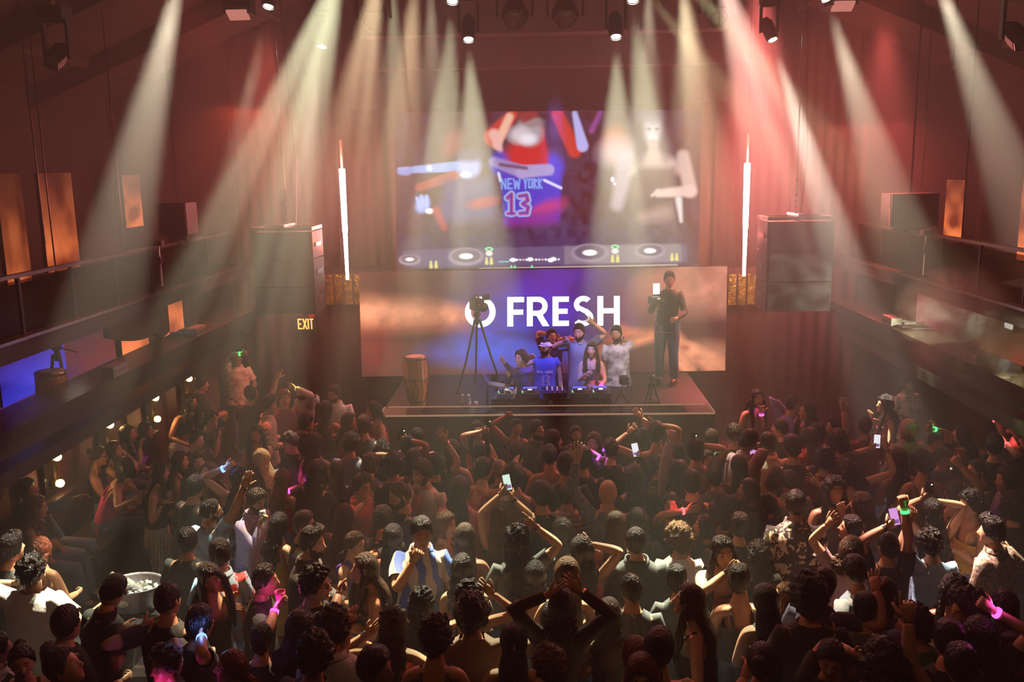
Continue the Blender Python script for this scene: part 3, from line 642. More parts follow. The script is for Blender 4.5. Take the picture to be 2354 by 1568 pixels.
def mover(px, py, Y, on, label, aim=(0, -.4, -1), kind='round'):
    """moving head; the origin is at its lens"""
    p = at(px, py, Y); t = thing('moving_head_light', p, label, 'stage light')
    a = Vector(aim).normalized(); R = (-a).to_track_quat('Z', 'Y').to_matrix()
    def tr(v): return R @ Vector(v)
    r = {'round': .085, 'hex': .16, 'small': .09}[kind]
    hd = MB(); n = 16 if kind == 'round' else 6
    prof = [(r * .8, .0), (r, .02), (r * 1.1, .12), (r * .95, .26), (r * .5, .33)]
    hd.rings([[tr((q * math.cos(2 * math.pi * k / n), q * math.sin(2 * math.pi * k / n), z)) for k in range(n)] for q, z in prof])
    hd.build('head', BLK, t, kind == 'round')
    MB().rings([[tr((q * math.cos(2 * math.pi * k / n), q * math.sin(2 * math.pi * k / n), z)) for k in range(n)] for q, z in ((r * .92, -.012), (r * .92, .03), (r * .80, .03), (r * .80, -.012), (r * .92, -.012))], cap=(False, False)).build('lens_ring', STEEL, t)
    lm = glow('lens_on', (1, 1, .86), 30) if on else mat('lens_off', (.35, .27, .25), .15, .3, pat='check', c2=(.12, .08, .07), scale=30)
    MB().rings([[tr((q * math.cos(2 * math.pi * k / n), q * math.sin(2 * math.pi * k / n), z)) for k in range(n)] for q, z in ((r * .80, .004), (r * .5, -.006), (r * .1, -.01))]).build('lens', lm, t)
    if not on: MB().box(tr((0, 0, -.014)), (.02, .02, r)).build('lens_bridge', STEEL, t)
    q = tr((0, 0, .16)); yo = MB()
    for s in (-1, 1): yo.bar(q + Vector((s * r * 1.35, 0, -.05)), q + Vector((s * r * 1.35, 0, .30)), .03, .07)
    yo.box(q + Vector((0, 0, .32)), (r * 2.9, .09, .04)); yo.build('yoke', BLK, t)
    MB().box(q + Vector((0, 0, .40)), (r * 2.9, .22, .12)).build('base', BLK, t)
    cl = MB(); cl.tube([q + Vector((0, 0, .46)), q + Vector((0, 0, .56))], .025, 8); cl.build('clamp', STEEL, t)
    return t
LIT = [(1077, 90, 11.5, 'on the centre truss above the upper screen, nearer the numbered jersey'), (1416, 84, 11.5, 'on the centre truss above the woman on the upper screen'),
       (1040, 2, 10.6, 'at the top picture edge over the first letters'), (1455, 0, 10.6, 'at the top picture edge over the last letters')]
for px, py, Y, s in LIT: mover(px, py, Y, True, 'lit moving head ' + s, (0.0, -.5, -1))
mover(617, 14, 11.2, True, 'lit round moving head light beside the pink glass lamp', (-.1, -.4, -1))
mover(740, 106, 13.5, True, 'small lit beam head floating in haze above the speaker', (-.1, -.3, -1))
mover(1776, 90, 13.5, True, 'lit beam head whose bright shaft crosses the hanging speaker', (.3, -.4, -1))
mover(1900, -4, 11.0, True, 'lit moving head at the top edge beside the red ceiling', (.3, -.4, -1))
mover(1183, 46, 11.6, False, 'unlit six-sided moving head on the truss, first of the dark pair', (0, -.9, -.8), 'hex')
mover(1300, 46, 11.6, False, 'unlit six-sided moving head on the truss, second of the dark pair', (0, -.9, -.8), 'hex')
mover(1652, 40, 12.0, False, 'unlit six-sided moving head faint in the pink haze', (0, -.9, -.8), 'hex')
mover(856, 50, 12.0, False, 'unlit six-sided moving head faint in the tan beams', (0, -.9, -.8), 'hex')
mover(118, 146, 9.3, False, 'dim pink six-sided lamp high over the left balcony', (-.1, -.9, -.7), 'small')
mover(2350, 100, 9.0, False, 'dim pink six-sided lamp at the right picture edge', (.1, -.9, -.7), 'small')
def flood(px, py, Y, label):
    t = thing('flood_lamp', at(px, py, Y), label, 'stage light')
    MB().box((0, 0, .05), (.34, .2, .22)).build('housing', BLK, t)
    R = Matrix.Rotation(-.5, 3, 'X')
    MB().box((0, -.06, -.07), (.24, .16, .03), R=R).build('front_glass', glow('pink_glass', (1, .35, .28), .8), t)
    MB().box((.06, -.04, .0), (.12, .17, .06), R=R).build('hood', BLKG, t)
    MB().tube([(0, 0, .15), (0, 0, .5)], .02, 8).build('clamp', STEEL, t)
flood(550, 22, 11.3, 'black flood lamp with a glowing pink glass at the top edge'); flood(1935, 2, 11.5, 'black flood lamp with pink glass by the red ceiling')
for Y, z, lab in ((11.62, 7.35, 'black square truss over the stage carrying the moving heads'), (10.7, 7.5, 'black square truss closest to the camera over the crowd')):
    t = thing('lighting_truss', (0, Y, z), lab, 'truss')
    for a in (-.13, .13):
        for b in (-.13, .13): MB().tube([(-4.2, a, b), (4.2, a, b)], .025, 8).build('chord', DSTEEL, t)
    br = MB()
    for k in range(28):
        x = -4.2 + .3 * k
        for a in (-.13, .13): br.tube([(x, a, -.13), (x + .15, a, .13), (x + .3, a, -.13)], .010, 5, cap=False)
    br.build('brace', DSTEEL, t)['kind'] = 'stuff'
    for x in (-3.6, 3.6): MB().tube([(x, 0, .13), (x, 0, zc(x) - z)], .012, 6).build('hanging_wire', DSTEEL, t)
# wires down the hall sides
for i, (px, y0, y1, Y) in enumerate([(62, 30, 560, 9.5), (90, 60, 640, 10), (250, 110, 560, 11), (380, 200, 460, 13), (2125, 62, 440, 12.5), (2245, 200, 560, 11), (2225, 560, 150, 10.5), (2150, 120, 430, 13)]):
    a, b = at(px + (px - 1240) * -.035, y1, Y), at(px, y0, Y)
    t = MB().tube([(0, 0, 0), (0, 0, zc(a.x) - a.z - .05)], .009, 5).build('hanging_wire', DSTEEL, loc=a)
    tag(t, 'thin dark wire hanging over the %s balcony, %s from the picture edge' % (('left', 'right')[i > 3], ('first', 'second', 'third', 'fourth', 'third', 'first', 'second', 'fourth')[i]), 'wire', 'wires over the balconies')

# balcony equipment
def boxspk(px0, py0, px1, py1, X, label):
    a, b = atx(px0, py0, X), atx(px1, py1, X); Y = atx((px0 + px1) / 2, py1, X).y
    a, b = at(px0, py0, Y), at(px1, py1, Y)
    t = thing('balcony_speaker', ((a.x + b.x) / 2, Y + .2, b.z), label, 'loudspeaker'); W, H = abs(b.x - a.x), a.z - b.z
    MB().box((0, 0, H / 2), (W, .4, H)).build('cabinet', BLK, t); MB().box((0, -.21, H / 2), (W * .94, .02, H * .94)).build('grille', mat('grille', (0, 0, 0)), t)
    MB().tube([(-W * .52, -.2, .0), (-W * .54, -.2, H)], .012, 6).build('edge_rod', mat('pink_rod', (.8, .45, .4), .3, .6), t)
    br = MB(); br.box((0, -.05, -.05), (W * .7, .1, .06)); br.box((-W * .25, -.05, -.12), (.04, .06, .16)); br.box((W * .3, -.05, -.12), (.04, .06, .16)); br.build('bracket', DSTEEL, t)
    MB().tube([(0, 0, H), (0, 0, zc(t.location.x) - b.z - .05)], .008, 5).build('hanging_wire', DSTEEL, t)
boxspk(2052, 446, 2155, 520, 5.0, 'square black speaker mounted on the right balcony railing'); boxspk(362, 468, 432, 540, -5.0, 'square black speaker mounted on the left balcony railing')
for px, y0, y1, X, side in ((372, 572, 658, -4.9, 'left'), (2124, 548, 632, 4.9, 'right')):
    p = atx(px, y1, X); q = atx(px, y0, X)
    t = thing('clamp_stand', (X, p.y, p.z), 'bright steel clamp pole fixed to the %s balcony railing' % side, 'stand')
    MB().tube([(0, 0, 0), (0, 0, q.z - p.z + .1)], .018, 8).build('pole', STEEL, t); MB().box((0, 0, (q.z - p.z) * .7), (.05, .05, .10)).build('collar', STEEL, t)
    MB().box((0, 0, q.z - p.z + .08), (.12, .10, .07)).build('clamp', STEEL, t)
def ledge_box(px, py, X, label, c=(.55, .5, .45)):
    p = atx(px, py, X); t = thing('ledge_box', (X, p.y, 2.47), label, 'box')
    MB().box((0, 0, .06), (.14, .36, .12)).build('body', mat('ledgebox', c, .35, .5, pat='stripe', c2=(.16, .14, .12), scale=14), t)
    for k in range(3): MB().box((-math.copysign(.073, X), 0, .03 + .03 * k), (.006, .34, .012)).build('vent_slat', STEEL, t)
    MB().box((0, .19, .055), (.12, .02, .11)).build('end_cap', BLK, t)
ledge_box(266, 868, -4.86, 'slatted metal box on the left ledge near the drum'); ledge_box(452, 772, -4.86, 'slatted metal box on the left ledge near the stage')
ledge_box(2048, 758, 4.86, 'slatted metal box on the right ledge near the stage'); ledge_box(2240, 842, 4.86, 'slatted metal box on the right ledge closest to the camera')
# bright pattern thrown on the right ledge by a small gobo projector: the projector and real spots
pj = atx(2325, 718, 5.75)
t = thing('projector', (5.75, pj.y, 2.72), 'small projector with a bright square lens under the right balcony', 'projector')
MB().box((.1, 0, .0), (.24, .22, .2)).build('body', BLK, t); MB().box((-.03, -.02, .02), (.02, .17, .15)).build('lens', glow('proj_lens', (1, .95, .85), 3), t)
MB().box((.1, 0, .22), (.04, .04, .26)).build('bracket', DSTEEL, t)
t = thing('round_lamp', atx(162, 742, -5.6), 'round cream glowing lamp under the left balcony', 'lamp')
MB().ell((0, 0, 0), (.14, .14, .13), 16, 10).build('globe', glow('cream_lamp', (1, .88, .66), 1.1), t, True)
MB().tube([(0, 0, .12), (0, 0, .3)], .02, 8).build('neck', BLK, t)
tripod(Vector((-5.5, atx(135, 850, -5.5).y, 2.0)), .72, .2, 'camera_tripod', 'dark tripod on the left mezzanine beside the drum')
for i, (px, py, X) in enumerate(((425, 790, -5.0), (405, 800, -5.05), (2085, 775, 5.0), (2110, 770, 5.1))):
    p = atx(px, py, X); t = thing('folding_tray', (X, p.y, 2.47), ('dark tray with papers on the left ledge', 'smaller dark tray on the left ledge, further from the stage', 'thin metal tray on the right ledge', 'second thin metal tray on the right ledge beside the first')[i], 'tray')
    MB().box((0, 0, .03), (.26, .3, .012)).build('plate', DSTEEL, t); MB().box((0, .15, .05), (.26, .012, .04)).build('rim', STEEL, t)
# hanging black drapes under the left balcony, the dark curtains at the back
def drape(x0, x1, y0, y1, z0, z1, label, m, n=10):
    t = MB(); pts = []; N = n * 8
    for k in range(N + 1):
        u = k / N; a = .03 * math.sin(u * n * 2 * math.pi) ; pts.append((x0 + (x1 - x0) * u, y0 + (y1 - y0) * u, a))
    nx, ny = -(y1 - y0), (x1 - x0); L = math.hypot(nx, ny); nx, ny = nx / L, ny / L
    R = [[(p[0] + nx * p[2] - x0, p[1] + ny * p[2] - y0, z - z0) for p in pts] + [(p[0] + nx * (p[2] + .01) - x0, p[1] + ny * (p[2] + .01) - y0, z - z0) for p in reversed(pts)] for z in (z0, z1)]
    o = t.rings(R).build('curtain', m, None, True, loc=(x0, y0, z0)); return tag(o, label, 'curtain')
VEL = mat('velvet', (.035, .014, .013), .9, scale=4)
drape(-5.3, -3.05, 15.4, 15.4, 0, 3.0, 'dark pleated curtain under the EXIT sign', VEL); drape(3.1, 5.3, 15.4, 15.4, 0, 3.0, 'dark pleated curtain behind the crowd at the stage end by the hanging speaker', VEL)
drape(-5.2, -2.6, 15.5, 15.5, 3.1, 7.4, 'tall dark curtain behind the hanging speaker beside the upper screen, on the EXIT side', VEL, 14); drape(2.9, 5.4, 15.5, 15.5, 3.1, 7.4, 'tall dark curtain behind the other hanging speaker', VEL, 14)
# scooped black drape below the left balcony
p0, p1 = atx(238, 720, -5.02), atx(378, 672, -5.02)
t = MB(); R0 = []
for k in range(13):
    u = k / 12; y = p0.y + (p1.y - p0.y) * u; d = .05 + .30 * math.sin(math.pi * min(1, u * .62 + .12)) + (.12 if u > .8 else 0)
    R0.append([(-.03, y - p0.y, 0), (.03, y - p0.y, 0), (.03, y - p0.y, -d), (-.03, y - p0.y, -d)])
tag(t.rings(R0).build('drape', VEL, loc=(-5.02, p0.y, 3.02)), 'scooped black drape hanging from the left balcony edge', 'drape')

# exit sign
ex = at(703, 745, 15.25); t = thing('exit_sign', ex, 'red and yellow lit EXIT sign on the back wall', 'sign')
MB().box((0, .05, 0), (.36, .06, .25)).build('housing', BLK, t); MB().box((.1, .02, .14), (.1, .05, .04)).build('bracket', mat('redb', (.5, .03, .03), .5), t)
le = MB()
def seg(x0, z0, x1, z1, w=.024):
    d = Vector((x1 - x0, 0, z1 - z0)); n = Vector((-d.z, 0, d.x)).normalized() * w / 2; a, b = Vector((x0, .01, z0)), Vector((x1, .01, z1)); le.add([a - n, b - n, b + n, a + n], [(0, 1, 2, 3)])
for q in ((-.13, -.09, -.13, .09), (-.13, .08, -.07, .08), (-.13, 0, -.08, 0), (-.13, -.08, -.07, -.08), (-.05, -.09, .01, .09), (-.05, .09, .01, -.09), (.04, -.09, .04, .09), (.095, -.09, .095, .09), (.065, .08, .13, .08)): seg(*q)
le.build('lettering', glow('exit_glow', (1, .42, .08), 2.2), t)

# ------------------------------------------------------------------ tables and drinks on the floor at the left
tx = atz(330, 1385, .78)
t = thing('drinks_table', (tx.x, tx.y, 0), 'low dark drinks table in the crowd under the ice bucket', 'table')
MB().box((.25, .1, .74), (1.3, .6, .04)).build('table_top', BLKG, t)
for a in (-.35, .85):
    for b in (-.15, .35): MB().box((a, b, .36), (.04, .04, .72)).build('leg', DSTEEL, t)
bk = atz(314, 1395, .76)
t = thing('ice_bucket', (bk.x, bk.y, .76), 'grey oval metal tub with ice and drinks on the table', 'bucket')
prof = [(.17, 0), (.19, .02), (.235, .22), (.242, .24), (.235, .24), (.225, .22), (.18, .04)]
MB().rings([[(r * 1.1 * math.cos(2 * math.pi * k / 28), r * .95 * math.sin(2 * math.pi * k / 28), z) for k in range(28)] for r, z in prof], cap=(True, True)).build('tub', mat('tub_metal', (.42, .38, .44), .35, .55, scale=30), t, True)
MB().ell((-.02, -.205, .13), (.06, .02, .035), 16, 6, R=Matrix.Rotation(.0, 3, 'Z')).build('sticker', mat('stickerw', (.8, .82, .75), .5, pat='noise', c2=(.35, .35, .3), scale=60), t)
ic = MB(); rr = random.Random(7)
for k in range(60):
    a, r = rr.uniform(0, 6.28), .18 * math.sqrt(rr.random()); ic.box((r * math.cos(a) * 1.05, r * math.sin(a) * .9, .16 + rr.random() * .03), (.035, .035, .035), R=Matrix.Rotation(rr.random() * 3, 3, Vector((rr.random(), rr.random(), 1)).normalized()))
ic.build('ice', mat('ice_m', (.75, .8, .85), .15), t)['kind'] = 'stuff'
b0 = Vector((bk.x, bk.y, .76))
t = bottle(b0 + Vector((.06, .0, .14)), 'clear glass bottle leaning in the ice bucket', (.85, .8, .85), 1.5); t.rotation_euler = (.3, -.75, 0)
can(b0 + Vector((-.06, -.04, .16)), 'red drink can leaning in the ice bucket', (.75, .02, .03), (.3, .3, 0)); can(b0 + Vector((-.15, .04, .15)), 'pink drink can lying low in the ice bucket', (.8, .1, .2), (1.1, .3, .4))
for k in range(2):
    t = thing('cup_stack', b0 + Vector((.33 + .085 * k, .10, 0)), ('stack of clear plastic cups beside the ice bucket', 'shorter stack of clear cups next to the orange bottle')[k], 'cups')
    for j in range(6 - 2 * k): MB().lathe([(.026, 0), (.036, .05)], 14, cap=(True, False)).build('cup', glass('cupg', (.88, .88, .84), .08) if j % 2 else mat('cup_white', (.7, .72, .66), .25), t, True, loc=(0, 0, .028 * j))
bottle(b0 + Vector((.50, .10, 0)), 'glass bottle of orange liquor on the drinks table', (.95, .45, .1), 1.35)
t = thing('pitcher', b0 + Vector((.66, .16, 0)), 'wide clear plastic pitcher behind the orange bottle', 'pitcher')
MB().lathe([(.07, 0), (.10, .18), (.103, .18), (.075, .006)], 20, cap=(True, False)).build('body', glass('cupg'), t, True); MB().tube([(.10, 0, .15), (.15, 0, .12), (.14, 0, .05), (.085, 0, .03)], .008, 6).build('handle', glass('cupg'), t)
ty = atz(255, 1190, .72)
t = thing('lounge_table', (ty.x, ty.y, 0), 'black lounge table with a white phone lying on it', 'table')
MB().box((0.1, .1, .68), (.8, 1.0, .05)).build('table_top', BLK, t); MB().box((.1, .1, .33), (.3, .3, .66)).build('pedestal', BLK, t)
t = thing('phone', (ty.x, ty.y - .05, .713), 'white phone lying on the black lounge table', 'phone', rz=-.5)
MB().box((0, 0, 0), (.075, .15, .009)).build('body', mat('phone_white', (.8, .75, .72), .3), t); MB().box((.015, .05, .006), (.03, .03, .004)).build('camera_bump', BLK, t)
# long banquette along the left wall
t = thing('banquette', (-5.03, 9.4, .34), 'long dark upholstered banquette along the left wall', 'sofa')
for k in range(6):
    MB().box((0, -3.0 + k * 1.0, .36), (.62, .97, .16)).build('seat_cushion', mat('leather', (.03, .012, .012), .4, scale=8, bump=.2, bscale=20), t)
    MB().box((-.27, -3.0 + k * 1.0, .68), (.12, .97, .5)).build('back_cushion', _M['leather'], t)
MB().box((0, -.5, .14), (.6, 6.0, .28)).build('plinth', BLK, t)

# smoke caught in the projector light
def puff(name, label, c, r, dens, seed, col_=(1, 1, .95)):
    m, nt, out = nodes_mat(name); v = nt.nodes.new('ShaderNodeVolumePrincipled'); tc = nt.nodes.new('ShaderNodeTexCoord'); n = nt.nodes.new('ShaderNodeTexNoise')
    n.noise_dimensions = '4D'; n.inputs['W'].default_value = seed; n.inputs['Scale'].default_value = 3.2; n.inputs['Detail'].default_value = 5; n.inputs['Distortion'].default_value = .6
    g = nt.nodes.new('ShaderNodeTexGradient'); g.gradient_type = 'SPHERICAL'
    m1 = nt.nodes.new('ShaderNodeMapRange'); m1.inputs[1].default_value = .42; m1.inputs[2].default_value = .7; m1.inputs[4].default_value = dens
    mu = nt.nodes.new('ShaderNodeMath'); mu.operation = 'MULTIPLY'; L = nt.links.new
    sc = nt.nodes.new('ShaderNodeVectorMath'); sc.operation = 'DIVIDE'; sc.inputs[1].default_value = r
    L(tc.outputs['Object'], n.inputs['Vector']); L(tc.outputs['Object'], sc.inputs[0]); L(sc.outputs[0], g.inputs[0]); L(n.outputs[0], m1.inputs[0])
    L(m1.outputs[0], mu.inputs[0]); L(g.outputs['Fac'], mu.inputs[1]); L(mu.outputs[0], v.inputs['Density']); v.inputs['Color'].default_value = (*col_, 1); L(v.outputs[0], out.inputs['Volume'])
    o = MB().ell((0, 0, 0), r, 16, 10).build('smoke', m, loc=c); tag(o, label, 'smoke', kind='stuff'); return o
sp = atx(2235, 745, 5.0)
puff('smoke_a', 'pale smoke drifting in the projector light under the right balcony', sp + Vector((-.05, -.1, .0)), (.8, 1.3, .75), 7.0, 1)
spot('projector_beam', (5.68, pj.y - .02, 2.74), (4.4, pj.y + .9, 2.45), 32, 420, (.95, 1, .70), streak=30, tint=(.05, .05, .03))
spot('ledge_gobo', (1.2, 9.6, 6.8), (5.0, 9.2, 2.47), 4.5, 11000, (1, .95, .5), streak=90, tint=(0, 0, 0)); spot('ledge_gobo', (1.2, 11.4, 6.8), (5.0, 11.7, 2.47), 5, 9000, (1, .95, .5), streak=90, tint=(0, 0, 0))
# ------------------------------------------------------------------ people
RG = random.Random(11)
CO = dict(blk=(.012, .011, .013), chr=(.035, .032, .035), navy=(.02, .025, .07), wht=(.72, .70, .68), gry=(.22, .20, .20), brn=(.16, .085, .055), tan=(.42, .28, .18), pnk=(.62, .20, .22),
          red=(.42, .03, .03), blu=(.05, .09, .36), lbl=(.28, .42, .62), pur=(.22, .14, .42), grn=(.05, .14, .06), cream=(.75, .62, .48), mag=(.6, .05, .22), wine=(.16, .015, .025), gold=(.5, .3, .05),
          slate=(.12, .13, .19), vio=(.06, .02, .30), mauve=(.38, .26, .30), denim=(.10, .13, .22), jean=(.22, .26, .36), rust=(.35, .10, .04), sky=(.35, .55, .80))
HC = dict(k=(.008, .006, .006), b=(.035, .018, .010), c=(.09, .042, .018), r=(.16, .035, .02), y=(.72, .50, .24), g=(.25, .2, .17))
SK = [(.50, .27, .16), (.42, .21, .12), (.32, .15, .08), (.58, .34, .22), (.22, .10, .055)]
def skin_m(i): return mat('skin_%d' % i, SK[i], .45, c2=tuple(x * .9 for x in SK[i]), scale=14)
def hair_m(k):
    n = 'hair_' + k
    if n in _M: return _M[n]
    m = mat(n, HC[k], .30, 0, .32, c2=tuple(x * .6 for x in HC[k]), scale=40); nt = m.node_tree
    b = [x for x in nt.nodes if x.type == 'BSDF_PRINCIPLED'][0]; tc = [x for x in nt.nodes if x.type == 'TEX_COORD'][0]
    mp = nt.nodes.new('ShaderNodeMapping'); mp.inputs['Scale'].default_value = (90, 90, 9); nz = nt.nodes.new('ShaderNodeTexNoise'); nz.inputs['Scale'].default_value = 1.0; nz.inputs['Detail'].default_value = 2
    bp = nt.nodes.new('ShaderNodeBump'); bp.inputs['Strength'].default_value = 1.0; bp.inputs['Distance'].default_value = .03
    L = nt.links.new; L(tc.outputs['Object'], mp.inputs[0]); L(mp.outputs[0], nz.inputs['Vector']); L(nz.outputs[0], bp.inputs['Height']); L(bp.outputs[0], b.inputs['Normal']); return m
def cloth_m(spec):
    if spec in _M: return _M[spec]
    q = spec.split(':'); c = CO[q[0]]
    if len(q) == 1: return mat(spec, c, .8, pat='noise', c2=tuple(x * .82 for x in c), scale=8, bump=.35, bscale=14)
    return mat(spec, c, .8, pat=q[1], c2=CO[q[2]], scale=float(q[3]), bump=.25, bscale=14)
def sm(a, b, x):
    t = np.clip((x - a) / (b - a), 0, 1); return t * t * (3 - 2 * t)
_sph = {}
def sphere(nu, nv):
    if (nu, nv) in _sph: return _sph[(nu, nv)]
    t = np.linspace(-math.pi, math.pi, nu, endpoint=False); ph = t - .42 * np.sin(t); th = np.linspace(0.02, math.pi - .02, nv)
    TH, PH = np.meshgrid(th, ph, indexing='ij'); D = np.stack([np.sin(TH) * np.sin(PH), np.sin(TH) * np.cos(PH), np.cos(TH)], -1).reshape(-1, 3)
    F = [(j * nu + k, (j + 1) * nu + k, (j + 1) * nu + (k + 1) % nu, j * nu + (k + 1) % nu) for j in range(nv - 1) for k in range(nu)]
    F += [tuple(range(nu)), tuple(range((nv - 1) * nu + nu - 1, (nv - 1) * nu - 1, -1))]
    _sph[(nu, nv)] = (D, PH.ravel(), F); return _sph[(nu, nv)]
def skull(D, fem, face=True):
    x, y, z = D[:, 0], D[:, 1], D[:, 2]; low = np.clip(-z, 0, 1); yp = np.clip(y, 0, 1); up = np.clip(z, 0, 1)
    X = .077 * x * (1 - (.30 if fem else .20) * low ** 1.2) * (1 + .04 * up); Y = .095 * y * np.where(y < 0, 1 - .40 * low ** 1.5, 1.0); Z = .118 * z
    Y = Y + .034 * np.exp(-((z + .80) / .28) ** 2) * np.where(y > 0, 1, .0) * (1 - np.abs(x)) + .004
    if face:
        f = (y > 0)
        g = lambda cx, cz, sx, sz: np.exp(-((X - cx) / sx) ** 2 - ((Z - cz) / sz) ** 2) * f
        Y = Y + .024 * g(0, -.018, .012, .014) + .013 * g(0, .004, .009, .022) - .009 * (g(.031, .016, .015, .011) + g(-.031, .016, .015, .011)) + .004 * (g(.03, .036, .02, .008) + g(-.03, .036, .02, .008)) \
            + .006 * g(0, -.054, .021, .008) - .004 * g(0, -.070, .02, .006) + .004 * (g(.042, -.02, .018, .02) + g(-.042, -.02, .018, .02))
    return np.stack([X, Y, Z], -1)
def wob(P, f, seed):
    r = np.random.RandomState(seed); o = np.zeros(len(P))
    for k in range(5):
        d = r.randn(3); d *= f * (.6 + .8 * r.rand()) / np.linalg.norm(d); o += np.sin(P @ d + r.rand() * 6.28)
    return o / 5
HAND = dict(open=(.10, .16, 0), relax=(.45, .05, 0), fist=(1.35, .02, 0), point=(1.35, .02, 1), grip=(.85, .05, 0), flat=(.03, .02, 0))
def add_hand(mb, W, d, n, kind, side, s=1.0):
    """W wrist, d along the hand, n palm normal; five jointed fingers grown from the palm"""
    curl, spread, pt = HAND[kind]; d = d.normalized(); u = d.cross(n).normalized() * side; n = u.cross(d).normalized() * side   # u points to the little finger
    if n.dot(n) == 0: n = d.orthogonal()
    R = []
    for t, wd, th in ((-.02, .024, .021), (.02, .034, .017), (.06, .041, .016), (.092, .039, .013)):
        c = W + d * t * s; R.append([c + (u * (math.cos(a) * wd) + n * (math.sin(a) * th)) * s for a in [k * math.pi / 4 for k in range(8)]])
    mb.rings(R)
    for i, (off, L) in enumerate(((-.029, .070), (-.010, .078), (.010, .072), (.028, .056))):
        cu = 0.05 if (pt and i == 0) else curl; sp = (i - 1.5) * spread
        P = [W + (d * .082 + u * off) * s]; dd = (d + u * sp).normalized(); ang = 0
        for q, fr in enumerate((.44, .31, .25)):
            ang += cu * (1.0, 1.1, .8)[q]; e = dd * math.cos(ang) + n * math.sin(ang); P.append(P[-1] + e * (L * fr * s))
        mb.tube(P, [.0092 * s, .0088 * s, .0078 * s, .0055 * s], 5)
    tb = -u * .9 + d * .75 + n * (.25 + .5 * min(curl, 1)); tb.normalize(); t2 = (tb + d * .6 + n * .5 * min(curl, 1)).normalized()
    a = W + (d * .022 - u * .022) * s; mb.tube([a, a + tb * .038 * s, a + tb * .038 * s + t2 * .030 * s, a + tb * .038 * s + t2 * .052 * s], [.013 * s, .0115 * s, .0095 * s, .006 * s], 6)

ARM = dict(d=((.23, .02, .86), 'relax'), b=((.17, .27, 1.08), 'grip'), c=((.07, .22, 1.26), 'grip'), k=((.05, .17, 1.45), 'relax'), u=((.20, .10, 1.93), 'open'), h=((.30, .16, 1.68), 'open'),
           p=((.20, .12, 1.93), 'point'), f=((.24, .12, 1.88), 'fist'), w=((.22, .42, 1.62), 'open'), s=((.55, .12, 1.38), 'relax'), x=((.07, .34, 1.66), 'grip'), n=((.12, .30, 1.30), 'flat'), g=((.12, .05, 1.52), 'relax'),
           l=((.10, .38, .72), 'relax'))
PEOPLE = []
def P(px, py, f, look, top, arms, label, bot='jean', **k):
    PEOPLE.append(dict(px=px, py=py, f=f, sex=look[0], hair=look[1:-1], hc=look[-1], top=top, arms=arms, label=label, bot=bot, **k))
def solve(S, T, L1, L2, pole):
    d = T - S; D = d.length; mx = (L1 + L2) * .995
    if D > mx: T = S + d * (mx / D); d = T - S; D = mx
    D = max(D, .12); a = (L1 * L1 - L2 * L2 + D * D) / (2 * D); h = math.sqrt(max(L1 * L1 - a * a, 0)); dn = d.normalized()
    pl = pole - dn * pole.dot(dn); pl = pl.normalized() if pl.length > 1e-4 else dn.orthogonal()
    return S + dn * a + pl * h, T
PLACED = []
